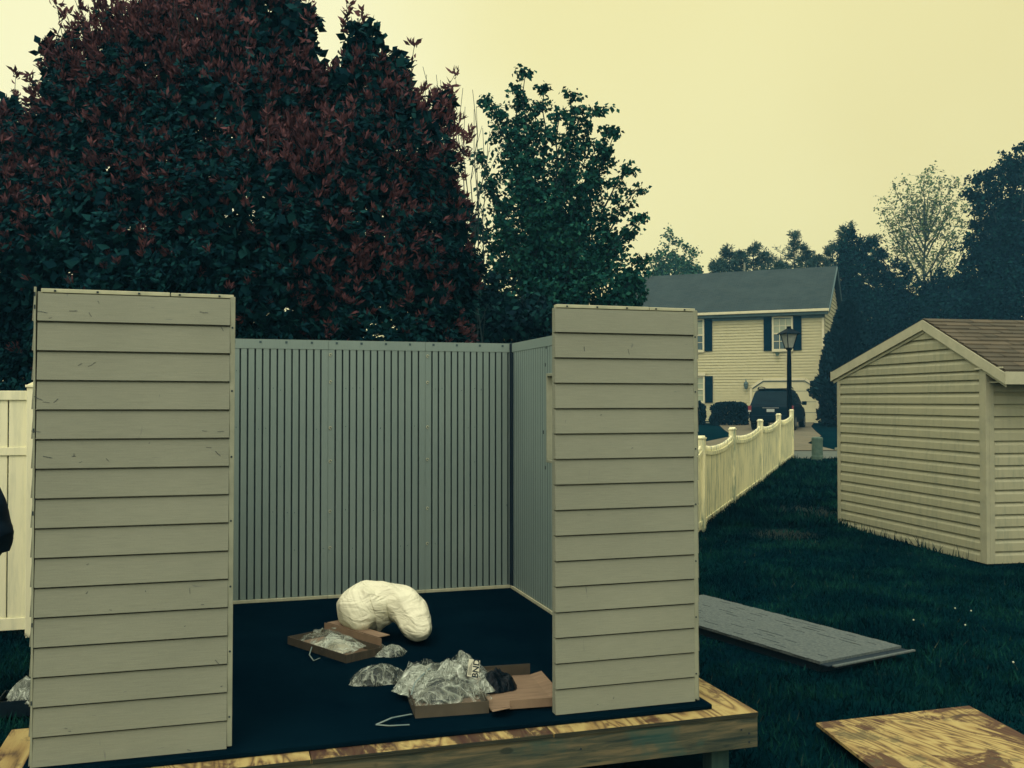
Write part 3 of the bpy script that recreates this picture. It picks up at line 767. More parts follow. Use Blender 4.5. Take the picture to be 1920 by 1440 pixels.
# printed labels on the bags
def text_mesh(name, body, size, mat, parent, loc, rot, th=.0006):
    cu = bpy.data.curves.new(name, 'FONT'); cu.body = body; cu.size = size; cu.extrude = th; cu.align_x = 'CENTER'; cu.align_y = 'CENTER'; cu.offset = size*.018
    o = bpy.data.objects.new(name, cu); COL.objects.link(o)
    dg = bpy.context.evaluated_depsgraph_get(); me = bpy.data.meshes.new_from_object(o.evaluated_get(dg))
    me.materials.clear(); me.materials.append(mat); bpy.data.objects.remove(o)
    q = link(name, me, parent, loc); q.rotation_euler = rot; return q
lp = P(888, 1254, 4.28)
lab = MB(); lab.box(-.036, .040, -.026, .026, 0, .001)
lo = lab.build('label', M['label_white'], big); lo.location = lp; lo.rotation_euler = (R(68), R(-84), R(8))
text_mesh('lettering', 'BND', .040, M['ink'], lo, (.004, -.012, .0018), (0, 0, 0))
for k in range(4):
    s_ = MB(); s_.box(-.03, .03-.008*k, .008+.004*k, .0098+.004*k, .001, .0016); s_.build('print_line', M['ink'], lo)
# crinkled black bag on the lid
p = in_box(wl+.10, .30); crumple('plastic_bag', (p.x, p.y, FZ+.017), .105, .085, .085, M['black_bag'], 51.0, n=30, label='crinkled black bag lying on the folded-out lid', ang=.3, amp=.8, fr=14)
p = in_box(wl*1.0-.005, .36); crumple('plastic_bag', (p.x+.02, p.y, FZ+.05), .10, .07, .07, M['film_dark'], 57.0, label='clear bag between the front box and the black bag', ang=-.6)
# straps
def strap(name, pts, w_, label):
    m = MB(); pts = [Vector(p) for p in pts]
    for i in range(len(pts)-1):
        a, b_ = pts[i], pts[i+1]; d = (b_-a).normalized(); s_ = Vector((-d.y, d.x, 0))*w_/2
        up = Vector((0, 0, .0015))
        for q_ in (0, 1):
            m.q(a-s_+up*q_, b_-s_+up*q_, b_+s_+up*q_, a+s_+up*q_)
        m.q(a-s_, b_-s_, b_-s_+up, a-s_+up); m.q(a+s_, b_+s_, b_+s_+up, a+s_+up)
    return m.build(name, M['strap'], fix=False, label=label, cat='strap')
strap('packing_strap', [floor_pt(772, 1339, .012), floor_pt(735, 1346, .02), floor_pt(705, 1359, .004), floor_pt(730, 1361, .004), floor_pt(768, 1359, .003)], .012, 'grey plastic packing strap bent in a V in front of the front box')
strap('packing_strap', [floor_pt(585, 1213, .03), floor_pt(580, 1228, .015), floor_pt(588, 1239, .003), floor_pt(600, 1234, .002)], .006, 'thin pale strap hanging off the back box')
strap('packing_strap', [in_box(-.01, .10, .075), in_box(.02, .2, .10), in_box(.11, .34, .125)], .007, 'pale strip across the left end of the front box')

# left: box with a bag on the ground beside the platform
p = G(38, 1352)
t2 = tray('cardboard_box', Vector((p.x-.12, p.y-.02, .02)), Vector((.96, .28, 0)), None, .35, .22, .09, 'dim cardboard box on the grass left of the platform, mostly hidden')
for ch in t2.children: ch.data.materials[0] = M['dark_part']
crumple('plastic_bag', (p.x+.02, p.y+.12, .085), .16, .10, .12, M['film'], 61.0, label='clear bag on the dim box left of the platform')

# ------------------------------------------------------------------ white fences
def fence_section(parent, a, b_, zb, zt, mid, bw=.13):
    """privacy panel between two points"""
    a, b_ = Vector(a), Vector(b_); d = (b_-a); L_ = d.length; d.normalize()
    Mx = Matrix.Translation(a) @ Matrix.Rotation(math.atan2(d.y, d.x), 4, 'Z')
    for (z, h, t) in ((zt-.07, .07, .025), (mid, .06, .022), (zb, .09, .025)):
        r = MB(); r.box(.0, L_, -t, t, z, z+h, Mx); r.build('rail', M['vinyl'], parent, bevel=.003)
    n = max(1, int(round(L_/bw))); w_ = L_/n
    for (u, v) in ((zb+.09, mid), (mid+.06, zt-.07)):
        s_ = MB()
        for i in range(n): s_.box(i*w_+.0045, (i+1)*w_-.0045, -.011, .011, u, v, Mx)
        s_.build('board_infill', M['vinyl'], parent, bevel=.003)
def post(parent, x, y, z0, z1, s=.055, ang=0, mat='vinyl'):
    Mx = Matrix.Translation((x, y, 0)) @ Matrix.Rotation(ang, 4, 'Z')
    b = MB(); b.box(-s, s, -s, s, z0, z1, Mx); o = b.build('post', M[mat], parent, bevel=.004)
    c = MB(); c.box(-s*1.18, s*1.18, -s*1.18, s*1.18, z1, z1+.02, Mx); c.prism([(-s*1.0, z1+.02), (s*1.0, z1+.02), (s*.1, z1+.045), (-s*.1, z1+.045)], -s*.9, s*.9, 'y', Mx); c.build('post_cap', M[mat], o, bevel=.003)
pf = empty('privacy_fence', (0, 0, 0), label='tall white vinyl board fence behind the half-built shed', cat='fence')
FP = P(26, 1180, 7.22); d = Vector((math.cos(TH), math.sin(TH), 0))
st = Vector((FP.x, FP.y, 0)); corner = Vector((.93, 8.58, 0))
d = (corner-st).normalized(); Lf = (corner-st).length
pts = [st + d*(Lf - k*2.36) for k in range(0, 5)]
for i in range(4):
    fence_section(pf, pts[i+1]+d*.055, pts[i]-d*.055, .055, 1.845, 1.36)
for p in pts: post(pf, p.x, p.y, -.05, 1.87, ang=math.atan2(d.y, d.x))

pk = empty('picket_fence', (0, 0, 0), label='weathered white picket fence with scalloped tops running back to the road', cat='fence')
FA, FB = P(1314, 995, 12.6), P(1484, 866, 23.7)
FA.z = FB.z = 0
fd = (FB-FA); FLn = fd.length; fd.normalize()
posts_t = [0.0]
# post positions as the photo spaces them
def t_at(px):
    k = (px-960)/F_PX   # x/y ratio
    return (k*FA.y-FA.x)/(fd.x-k*fd.y)
pp = [t_at(x) for x in (1315, 1373, 1425, 1459.5, 1484)]
step = 3.1
back = [pp[0]-step, corner and -((FA-corner).length)]
allp = [back[1], pp[0]-1.6] + pp if back[1] < pp[0]-1.8 else [back[1]]+pp
fang = math.atan2(fd.y, fd.x)
TOPZ = {}
for i, t in enumerate(allp):
    q = FA+fd*t; z = gz(q.y)
    post(pk, q.x, q.y, z-.05, z+1.215, .05, fang, 'vinyl_dirty')
for i in range(len(allp)-1):
    a, b_ = allp[i]+.07, allp[i+1]-.07; L_ = b_-a
    n = max(4, int(L_/.095)); w_ = L_/n
    pm = MB(); rl = MB(); rb = MB()
    def toph(s):  # scallop: high at posts
        u = abs(2*s-1); return 1.02+.075*u**2.3
    for k in range(n):
        s_ = (k+.5)/n; q = FA+fd*(a+L_*s_); z = gz(q.y); h = toph(s_)
        Mx = Matrix.Translation((q.x, q.y, z)) @ Matrix.Rotation(fang, 4, 'Z')
        hw = w_*.5-.010
        pm.prism([(-hw, .03), (hw, .03), (hw, h), (hw*.55, h+.03), (0, h+.045), (-hw*.55, h+.03), (-hw, h)], -.012, .012, 'y', Mx)
        s0, s1 = k/n, (k+1)/n
        q0, q1 = FA+fd*(a+L_*s0), FA+fd*(a+L_*s1); nn = Vector((-fd.y, fd.x, 0))
        for (mb_, e0, e1) in ((rl, toph(s0)-.075, toph(s1)-.075), (rb, .10, .10)):
            z0a, z1a = gz(q0.y)+e0, gz(q1.y)+e1
            c_ = [q0-nn*.028, q1-nn*.028, q1+nn*.028, q0+nn*.028]; zz = [z0a, z1a, z1a, z0a]
            lo_ = [(c_[i_].x, c_[i_].y, zz[i_]) for i_ in range(4)]; hi_ = [(c_[i_].x, c_[i_].y, zz[i_]+.05) for i_ in range(4)]
            for (i0, i1) in ((0, 1), (2, 3)): mb_.q(lo_[i0], lo_[i1], hi_[i1], hi_[i0])
            mb_.q(*hi_); mb_.q(*lo_[::-1])
    pm.build('picket_row', M['vinyl_dirty'], pk); rl.build('rail', M['vinyl_dirty'], pk, fix=False); rb.build('rail', M['vinyl_dirty'], pk, fix=False)

# ------------------------------------------------------------------ beige shed on the right
sA = G(1852, 1059); sB = P(1577, 992, 13.25)
sB.z = sA.z = 0
su = (sA-sB); SW = su.length; su.normalize()          # from far left corner to near corner
sang = math.atan2(su.y, su.x)
bs = empty('storage_shed', (sB.x, sB.y, .02), sang, label='beige vinyl-sided storage shed with brown shingled gable roof', cat='storage shed')
SD, SH = 3.6, 2.10; RX, RZ = SW*.655, 2.70
# gable wall (local y=0, facing -y), x 0..SW ; depth goes +y
def lap(mb, x0f, x1f, z0, z1, ch, y0=0.0, sign=-1):
    k = 0
    z = z0
    while z < z1-.001:
        zt = min(z+ch, z1)
        a, b_ = x0f(z), x1f(z); a2, b2 = x0f(zt), x1f(zt); zm = z+(zt-z)*.56
        am, bm_ = x0f(zm), x1f(zm)
        o1, o2, o3 = sign*.034, sign*.032, sign*.002
        mb.q((a, y0+sign*.001, z+.001), (b_, y0+sign*.001, z+.001), (b_, y0+o1, z), (a, y0+o1, z))
        z += 0
        mb.q((a, y0+o1, z), (b_, y0+o1, z), (bm_, y0+o2, zm), (am, y0+o2, zm))
        mb.q((am, y0+o2, zm), (bm_, y0+o2, zm), (b2, y0+o3, zt), (a2, y0+o3, zt))
        z = zt
CHs = .132
w1 = MB(); w1.box(.02, SW-.02, .001, .05, .0, SH)
lap(w1, lambda z: .05, lambda z: SW-.06, .0, SH-.02, CHs)
def roofz(x): return 2.16+(RZ-.06-2.16)*(x+.12)/(RX+.12) if x < RX else RZ-.06-(RZ-.06-2.05)*(x-RX)/(SW+.28-RX)
zr = RZ-.07
def lx(z): return max(.03, -.12+(z-2.10)/(zr-2.10)*(RX+.12))
def rx(z): return min(SW+.22, RX+(zr-z)/(zr-2.0)*(SW+.28-RX))
lap(w1, lx, rx, SH-.02, zr-.02, CHs)
w1.prism([(.0, SH), (.0, SH+.06), (RX, zr-.02), (SW+.15, SH+.02), (SW+.15, SH)], .001, .05, 'y')
w1.build('gable_wall', M['shed_siding'], bs, fix=False)
w2_ = MB()
w2_.box(-.05, -.001, .06, SD, .0, SH); 
# right wall (faces +x): lap siding built along y
z = 0.0
while z < SH-.01:
    zt = min(z+CHs, SH); zm = z+(zt-z)*.62
    y0, y1 = .06, SD
    w2_.q((SW+.001, y0, z), (SW+.001, y1, z), (SW+.034, y1, z), (SW+.034, y0, z))
    w2_.q((SW+.034, y0, z), (SW+.034, y1, z), (SW+.032, y1, zm), (SW+.032, y0, zm))
    w2_.q((SW+.032, y0, zm), (SW+.032, y1, zm), (SW+.002, y1, zt), (SW+.002, y0, zt))
    z = zt
w2_.box(SW-.05, SW+.0005, .06, SD, 0, SH); w2_.box(0, SW, SD, SD+.04, 0, SH)
w2_.build('side_wall', M['shed_siding'], bs, fix=False)
tr = MB(); tr.box(SW-.06, SW+.046, -.043, -.0005, -.0, SH+.0); tr.build('corner_post', M['shed_trim'], bs, bevel=.004)
tr = MB(); tr.box(SW+.0355, SW+.046, .0, .06, -.0, SH+.0); tr.build('corner_post', M['shed_trim'], bs, bevel=.004)
tr = MB(); tr.box(-.02, .048, -.040, .0, -.0, SH+.02); tr.build('corner_post', M['shed_trim'], bs, bevel=.004)
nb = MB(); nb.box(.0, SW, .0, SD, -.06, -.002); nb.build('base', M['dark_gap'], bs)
# roof: two slopes with fascia boards at the gable end
ELx, ELz = -.13, 2.14; ERx, ERz = SW+.36, 2.04
OV = .045
rf = MB()
th = .02
for (xa, za, xb, zb) in ((ELx, ELz, RX, RZ), (RX, RZ, ERx, ERz)):
    rf.prism([(xa, za), (xb, zb), (xb, zb+th), (xa, za+th)], -OV, SD+.2, 'y')
ro = rf.build('roof', M['shed_roof'], bs)
me = ro.data; uv = me.uv_layers.new(name='UVMap')
for poly in me.polygons:
    for li in poly.loop_indices:
        v = me.vertices[me.loops[li].vertex_index].co; uv.data[li].uv = (v.y*1.0, (v.x-RX)*1.12)
# thin steps of shingle courses on the visible slope
sc_ = MB(); ncs = 13
for k in range(ncs):
    f0, f1 = k/ncs, (k+1)/ncs
    xa, za = RX+(ERx-RX)*f0, RZ+(ERz-RZ)*f0+th+.003; xb, zb = RX+(ERx-RX)*f1, RZ+(ERz-RZ)*f1+th+.016
    y = -OV-.012; rr = random.Random(k); y2 = y
    while y2 < SD+.2:
        wd = rr.uniform(.14, .40); e = min(y2+wd, SD+.2); j = rr.uniform(-.004, .006)
        sc_.q((xa, y2, za), (xb, y2, zb+j), (xb, e-.006, zb+j), (xa, e-.006, za))
        sc_.q((xb, y2, zb+j), (xb, y2, zb-.014), (xb, e-.006, zb-.014), (xb, e-.006, zb+j)); y2 = e
so = sc_.build('shingles', None or M['shed_roof'], ro, fix=False)
me = so.data; uv = me.uv_layers.new(name='UVMap')
for i, poly in enumerate(me.polygons):
    for li in poly.loop_indices:
        v = me.vertices[me.loops[li].vertex_index].co; uv.data[li].uv = ((i//2)*.331+.1, (i//2)*.14+.07)
def fascia(xa, za, xb, zb, h=.115):
    b = MB(); b.prism([(xa, za-h), (xb, zb-h), (xb, zb+.004), (xa, za+.004)], -OV-.020, -OV-.003, 'y'); b.build('fascia', M['shed_fascia'], bs, bevel=.002)
    b = MB(); b.prism([(xa+.03, za-h-.035), (xb, zb-h-.035), (xb, zb-h-.002), (xa+.03, za-h-.002)], -.044, -.0355, 'y'); b.build('rake_trim', M['shed_trim'], bs)
    b = MB(); b.prism([(xa, za-.02), (xb, zb-.02), (xb, zb-.002), (xa, za-.002)], -OV, .0, 'y'); b.build('soffit', M['shed_trim'], bs)
fascia(ELx, ELz, RX-.001, RZ); fascia(RX+.001, RZ, ERx, ERz)
b = MB(); b.box(ERx+.001, ERx+.02, -OV-.018, SD+.2, ERz-.12, ERz+.012); b.build('fascia', M['shed_fascia'], bs, bevel=.002)
b = MB(); b.box(ELx-.02, ELx-.001, -OV-.018, SD+.2, ELz-.12, ELz+.012); b.build('fascia', M['shed_fascia'], bs, bevel=.002)
b = MB(); b.box(SW+.035, ERx, .0, SD, ERz-.10, ERz-.085); b.build('soffit', M['shed_trim'], bs)
b = MB(); b.box(SW-.11, ERx-.04, -.06, -.0435, SH-.012, SH+.006); b.build('rake_trim', M['shed_fascia'], bs)

# ------------------------------------------------------------------ roof panel and plywood on the lawn
def lawn_frame(a, b_):  # unit vector and angle from a to b_
    d_ = b_-a; d_.z = 0; return d_.normalized(), math.atan2(d_.y, d_.x), d_.length
n0, n1, n2_ = P(1545, 1240, 6.22), P(1697, 1212, 6.62), P(1377, 1115, 8.45)
n0.z = n1.z = n2_.z = 0
e1, a1_, w1_ = lawn_frame(n0, n1)
rp = empty('roof_panel', (n0.x, n0.y, .0), a1_, label='grey shingle-patterned roof panel of the kit lying on the grass', cat='roof panel')
RL = 2.05
mb = MB(); nr = 17; rd = random.Random(5)
mb.box(0, w1_, .03, RL, .060, .075)
for k in range(nr):
    y0_, y1_ = .03+(RL-.03)*k/nr, .03+(RL-.03)*(k+1)/nr
    mb.box(-.006 if k % 2 else 0, w1_+(.006 if k % 2 else 0), y0_, y1_, .0752, .0795)
body = mb.build('body', M['roof_panel'], rp)
slot = MB()
for k in range(46):
    x = rd.uniform(.05, w1_-.06); y = .08+rd.random()*(RL-.3); x = round(x/.055)*.055+.012
    l_ = rd.choice([.08, .1, .13, .16])
    slot.box(x, x+.008, y, y+l_, .0795, .0806)
slot.build('shingle_gaps', M['hole'], rp)
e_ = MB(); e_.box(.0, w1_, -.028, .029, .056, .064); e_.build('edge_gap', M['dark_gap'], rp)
e_ = MB(); e_.box(.04, w1_+.04, -.055, -.029, .054, .066); e_.build('edge_flange', [M['roof_panel']], rp, bevel=.003)
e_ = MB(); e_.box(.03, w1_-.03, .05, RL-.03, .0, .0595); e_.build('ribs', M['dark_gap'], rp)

q0, q1 = P(1530, 1352, 5.09), P(1817, 1320, 5.375)
pw = empty('plywood_sheet', (q0.x, q0.y, .0), 0, label='stained plywood sheet lying on the grass beside the platform', cat='plywood sheet')
c0 = Vector((0, 0)); c1_ = Vector((q1.x-q0.x, q1.y-q0.y))
l0 = P(1645, 1440, 4.44)
v1 = Vector((l0.x-q0.x, l0.y-q0.y)); v1 *= 1.9; v2 = c1_ + v1
mb = MB(); mb.prism([(0, 0), tuple(c1_), tuple(v2), tuple(v1)], .055, .072, 'z'); mb.build('board', M['ply_lawn'], pw, bevel=.0015)
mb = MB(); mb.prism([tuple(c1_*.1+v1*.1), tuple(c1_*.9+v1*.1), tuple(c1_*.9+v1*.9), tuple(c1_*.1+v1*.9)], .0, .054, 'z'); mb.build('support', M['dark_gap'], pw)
# ------------------------------------------------------------------ house
hs = empty('house', (HC.x, HC.y, 0), math.pi-HA, label='two-storey cream house with grey roof and garage across the road', cat='house')
# local: x along the facade (to the left), y towards the viewer is +... mapping: +x = HU, so +y = -HV
HZ0 = gz(48)-.02; EZ = 6.35
def hloc(px, py):
    """facade coordinates (along, height) of a photo point"""
    lo, hi = -2.0, 20.0
    for i in range(60):
        m_ = (lo+hi)/2; q = hp(m_, 0); 
        if (q.x/q.y) > (P(px, py, q.y).x/q.y): lo = m_
        else: hi = m_
    q = hp(hi, 0); return hi, P(px, py, q.y).z
HL, HD = 11.5, 7.6
bw_ = MB()
def hsiding(mb, x0, x1, z0, z1, ch=.13):
    z = z0
    while z < z1-.01:
        zt = min(z+ch, z1)
        mb.q((x0, .036, z), (x1, .036, z), (x1, .004, zt), (x0, .004, zt)); mb.q((x0, .0, z), (x1, .0, z), (x1, .036, z), (x0, .036, z)); z = zt
bw_.box(.0, HL, -HD, -.001, HZ0-.3, EZ)
hsiding(bw_, 0, HL, HZ0, EZ, .15)
wall = bw_.build('wall', M['house_siding'], hs, fix=False)
# gable side wall with siding (faces -x), ridge half way
RH = 8.75
gs = MB(); z = HZ0
while z < RH-.3:
    zt = z+.205
    def yr(zz): return (-HD/2*max(0, (zz-EZ)/(RH-.1-EZ))) if zz > EZ else 0
    a0_, a1__ = yr(z), -HD-yr(z)
    c0_, c1__ = yr(zt), -HD-yr(zt)
    if a0_-a1__ < .1: break
    gs.q((-.045, a0_, z), (-.045, a1__, z), (-.004, c1__, zt), (-.004, c0_, zt)); gs.q((-.045, a0_, z), (0, a0_, z), (0, a1__, z), (-.045, a1__, z)); z = zt
gs.prism([(-.1, EZ), (-HD/2, RH-.15), (-HD+.1, EZ)], .001, HL-.001, 'x')
gs.build('gable_wall', M['house_siding'], hs, fix=False)
# roof
rf = MB(); OVH = .35; tt = .12
sl = (RH-EZ)/(HD/2)
rf.prism([(OVH, EZ-sl*OVH+.12), (-HD/2, RH+.12), (-HD/2, RH+.12+tt), (OVH, EZ-sl*OVH+.12+tt)], -.25, HL+.25, 'x')
rf.prism([(-HD-OVH, EZ-sl*OVH+.12), (-HD/2, RH+.12), (-HD/2, RH+.12+tt), (-HD-OVH, EZ-sl*OVH+.12+tt)], -.25, HL+.25, 'x')
ro = rf.build('roof', M['house_roof'], hs)
me = ro.data; uv = me.uv_layers.new(name='UVMap')
for poly in me.polygons:
    for li in poly.loop_indices:
        v = me.vertices[me.loops[li].vertex_index].co; uv.data[li].uv = (v.x, v.y*1.2)
gt = MB(); gt.box(-.26, HL+.26, OVH+.001, OVH+.12, EZ-sl*OVH+.10, EZ-sl*OVH+.23); gt.build('gutter', M['house_trim'], hs, bevel=.01)
gt = MB(); gt.box(-.2, HL+.2, .05, OVH-.001, EZ-sl*OVH-.04, EZ-sl*OVH+.09); gt.box(-.0, HL, .047, .07, EZ-.42, EZ-.27); gt.build('soffit', M['gutter_shadow'], hs)  # second box: dark wall band painted as the eave's shadow
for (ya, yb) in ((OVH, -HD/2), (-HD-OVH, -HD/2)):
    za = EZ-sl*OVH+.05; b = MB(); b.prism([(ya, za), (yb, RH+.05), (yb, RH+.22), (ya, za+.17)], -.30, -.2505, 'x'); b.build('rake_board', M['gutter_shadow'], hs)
b = MB(); b.box(.0, .12, .047, .07, HZ0, EZ-.43); b.build('corner_board', M['house_trim'], hs)
pipe_u, pipe_z = hloc(1420, 505)
b = MB(); b.tube([(4.7, -HD/2-.3, RH), (4.7, -HD/2-.3, RH+.75)], .05, 8); b.build('vent_pipe', M['kerb'], hs)
def window(px0, px1, py0, py1, shl=True, shr=True, shw=16, panes=True, head=False):
    x1, z1 = hloc(px0, py0); x0, z0_ = hloc(px1, py1)   # x0<x1, px1 is the right side
    wn = MB(); t_ = .085
    wn.box(x0-t_, x1+t_, .05, .10, z1, z1+t_); wn.box(x0-t_, x1+t_, .05, .115, z0_-t_*1.6, z0_)
    wn.box(x0-t_, x0, .05, .10, z0_, z1); wn.box(x1, x1+t_, .05, .10, z0_, z1)
    zm = (z0_+z1)/2; wn.box(x0, x1, .05, .085, zm-.03, zm+.03)
    if head: wn.box(x0-t_*1.6, x1+t_*1.6, .05, .16, z1+t_+.001, z1+t_+.16)
    fo = wn.build('window', M['house_trim'], hs)
    pn = MB(); pn.box(x0, x1, .046, .055, zm, z1); pn.build('pane', M['pane_light'], fo)
    pn = MB(); pn.box(x0, x1, .046, .055, z0_, zm); pn.build('pane', M['pane_dark'] if py0 < 650 else M['pane_light'], fo)
    mu = MB()
    for k in (1, 2):
        xx = x0+(x1-x0)*k/3; mu.box(xx-.013, xx+.013, .0555, .064, z0_, z1)
    for k in (1, 3):
        zz = z0_+(z1-z0_)*k/4; mu.box(x0, x1, .056, .0645, zz-.013, zz+.013)
    mu.build('muntins', M['house_trim'], fo)
    for (on, a) in ((shr, x0-t_-.42), (shl, x1+t_+.02)):
        if not on: continue
        s_ = MB(); s_.box(a, a+.40, .05, .085, z0_-.08, z1+.07)
        for k in range(14):
            zz = z0_+(z1-z0_)*(k+.5)/14; s_.box(a+.05, a+.35, .0855, .098, zz-.02, zz+.012)
        s_.build('shutter', M['shutter'], hs)
window(1451, 1484, 597, 654); window(1285, 1318, 602, 656); window(1287, 1319, 708, 752, head=True)
# garage door with chamfered corners
gx1, gz1 = hloc(1411, 712); gx0, gzb = hloc(1531, 712)
gz1 = HZ0+2.16; gzb = HZ0; cz = .38; cx = .55
b = MB(); b.prism([(gx0, gzb), (gx1, gzb), (gx1, gz1-cz), (gx1-cx, gz1), (gx0+cx, gz1), (gx0, gz1-cz)], .046, .06, 'y'); gd_ = b.build('garage_door', M['garage_door'], hs)
for k in range(1, 4):
    zz = gzb+(gz1-gzb)*k/4; s_ = MB(); s_.box(gx0+.02+(.3 if k == 4 else 0), gx1-.02, .0605, .064, zz-.012, zz+.012); s_.build('seam', M['gutter_shadow'], gd_)
t_ = .12; fr = MB()
def barxz(mb, a, c, w_, y0, y1):
    a, c = Vector(a), Vector(c); d_ = (c-a).normalized(); n_ = Vector((-d_.y, d_.x))*w_
    mb.prism([tuple(a), tuple(c), tuple(c+n_), tuple(a+n_)], y0, y1, 'y')
path_ = [(gx0, gzb), (gx0, gz1-cz), (gx0+cx, gz1), (gx1-cx, gz1), (gx1, gz1-cz), (gx1, gzb)]
for i in range(5): barxz(fr, path_[i], path_[i+1], t_, .05, .12+.002*i)
fr.build('garage_frame', M['house_trim'], hs)
fr = MB()
for i in range(1, 4): barxz(fr, path_[i+1], path_[i], .05, .061, .10-.002*i)
fr.build('garage_frame_shadow_gap', M['gutter_shadow'], hs).name = 'frame_shadow_strip'  # dark strips standing in for the frame's shadow on the door
lx_, lz_ = hloc(1400, 722)
b = MB(); b.lathe([(.02, lz_-.22), (.08, lz_-.18), (.12, lz_+.05), (.13, lz_+.07), (.03, lz_+.2), (.012, lz_+.32)], 8, (lx_, .2)); b.box(lx_-.02, lx_+.02, .05, .2, lz_+.1, lz_+.13); b.build('wall_lamp', M['gutter_shadow'], hs)
# the potted plant on the sill
ux, uz = hloc(1459, 661)
b = MB(); b.lathe([(.07, uz-.18), (.11, uz)], 8, (ux, .25)); wp = b.build('flower_pot', M['pedestal'], label='small hanging flower pot under the upper house window', cat='flower pot'); wp.matrix_world = Matrix.Translation((HC.x, HC.y, 0)) @ Matrix.Rotation(math.pi-HA, 4, 'Z')

# ------------------------------------------------------------------ SUV
cp = P(1445, 808, 40.5)
car = empty('parked_car', (cp.x, cp.y, gz(cp.y)+.03), -HA, label='dark green sport utility car parked on the driveway, seen from behind', cat='car')
# local: x to the right, y forward (away), z up. the origin is under the rear bumper
ST = [ # y, halfwidth low, halfwidth belt, belt z, roof halfwidth, roof z, bottom z
 (0.00, .80, .84, .98, .80, 1.02, .42), (.04, .88, .90, 1.04, .86, 1.08, .36), (.12, .90, .91, 1.07, .80, 1.30, .34), (.34, .91, .92, 1.08, .70, 1.66, .34),
 (.55, .92, .92, 1.08, .69, 1.74, .34), (1.4, .93, .93, 1.07, .70, 1.79, .33), (2.4, .93, .93, 1.06, .68, 1.76, .33), (2.75, .93, .92, 1.05, .66, 1.66, .33), (3.35, .92, .90, 1.03, .74, 1.13, .34), (4.2, .90, .86, .96, .70, 1.02, .36), (4.6, .84, .78, .82, .6, .88, .40), (4.7, .78, .7, .72, .5, .76, .44)]
rings = []
for (y, hl, hb, zb_, hr, zr_, z0_) in ST:
    half = [(0, z0_), (hl*.92, z0_), (hl, z0_+.10), (hl, (z0_+zb_)/2), (hb, zb_-.08), (hb-.03, zb_), (hr+(hb-hr)*.1, zr_-.07 if zr_-.07 > zb_ else (zb_+zr_)/2), (hr*.93, zr_-.015), (hr*.6, zr_), (0, zr_+.01)]
    rings.append([(x, y, z) for x, z in half] + [(-x, y, z) for x, z in half[-2:0:-1]])
mb = MB(); nr_ = len(rings[0])
for r_ in rings: mb.v += r_
for i in range(len(rings)-1):
    for j in range(nr_):
        k = (j+1) % nr_; mb.f.append((i*nr_+j, i*nr_+k, (i+1)*nr_+k, (i+1)*nr_+j)); mb.m.append(0)
mb.f.append(tuple(range(nr_))); mb.m.append(0); mb.f.append(tuple((len(rings)-1)*nr_+k for k in range(nr_))); mb.m.append(0)
mb.build('body', M['car_paint'], car, smooth=False, bevel=.02)
b = MB(); b.prism([(-.80, 1.12), (.80, 1.12), (.68, 1.60), (.6, 1.66), (-.6, 1.66), (-.68, 1.60)], 0, .01, 'y', Matrix.Shear('XZ', 4, (0, 0)) if False else Matrix(((1, 0, 0, 0), (0, 1, .40, -.40), (0, 0, 1, 0), (0, 0, 0, 1))))
b.build('rear_window', M['car_glass'], car)
b = MB(); b.box(-.86, .86, -.10, -.001, .42, .66); b.build('bumper', M['lamp_black'], car, bevel=.03)
for s in (-1, 1):
    b = MB(); b.box(s*.90-.07, s*.90+.03 if s > 0 else s*.90+.07, -.012, .10, .80, 1.06) if False else b.box(min(s*.80, s*.935), max(s*.80, s*.935), -.02, .14, .80, 1.06)
    tl = b.build('tail_light', M['red_lens'], car, bevel=.01)
    b = MB(); b.box(min(s*.81, s*.93), max(s*.81, s*.93), -.0235, -.0205, .80, .87); b.build('reverse_lens', M['white_lens'], tl)
    # side windows
    b = MB(); zt = 1.60
    for (y0_, y1_) in ((.62, 1.32), (1.40, 2.06), (2.12, 2.72)):
        ins = .30 if y1_ > 2.7 else 0
        b.q((s*.905, y0_, 1.13), (s*.905, y1_+ins, 1.13), (s*.735, y1_, zt), (s*.735, y0_+.04, zt))
        b.q((s*.895, y0_, 1.13), (s*.725, y0_+.04, zt), (s*.725, y1_, zt), (s*.895, y1_+ins, 1.13))
    b.build('side_window', M['car_glass'], car, fix=False)
    b = MB(); b.tube([(s*.60, .55, 1.76), (s*.60, .60, 1.84), (s*.60, 1.4, 1.87), (s*.60, 2.3, 1.84), (s*.60, 2.4, 1.77)], .022, 6); b.build('roof_rail', M['lamp_black'], car)
    b = MB(); b.box(min(s*.93, s*1.13), max(s*.93, s*1.13), 2.72, 2.84, 1.08, 1.25); b.build('wing_mirror', M['lamp_black'], car, bevel=.03)
    for yy in (.85, 3.75):
        wv = MB(); Mx = Matrix.Translation((s*.80, yy, .37)) @ Matrix.Rotation(math.pi/2, 4, 'Y')
        n_ = len(wv.v); wv.lathe([(.2, -.12), (.33, -.12), (.37, -.09), (.37, .09), (.33, .12), (.2, .12)], 24)
        wv.v = [tuple(Mx @ Vector(v)) for v in wv.v]; wo = wv.build('wheel', M['rubber'], car)
        rr_ = MB(); rr_.lathe([(.21, -.125), (.2, -.05), (.2, .05), (.21, .125)], 16); rr_.v = [tuple(Mx @ Vector(v)) for v in rr_.v]; rr_.build('rim', M['rim'], wo)
b = MB(); b.box(-.16, .16, -.022, -.003, .80, .92); b.build('license_plate', M['plate'], car)
b = MB(); b.box(-.34, .34, -.03, -.001, .955, .985); b.build('trim_bar', M['rim'], car)
b = MB(); b.box(-.62, .62, .40, .62, 1.745, 1.80); b.build('spoiler', M['car_paint'], car, bevel=.02)

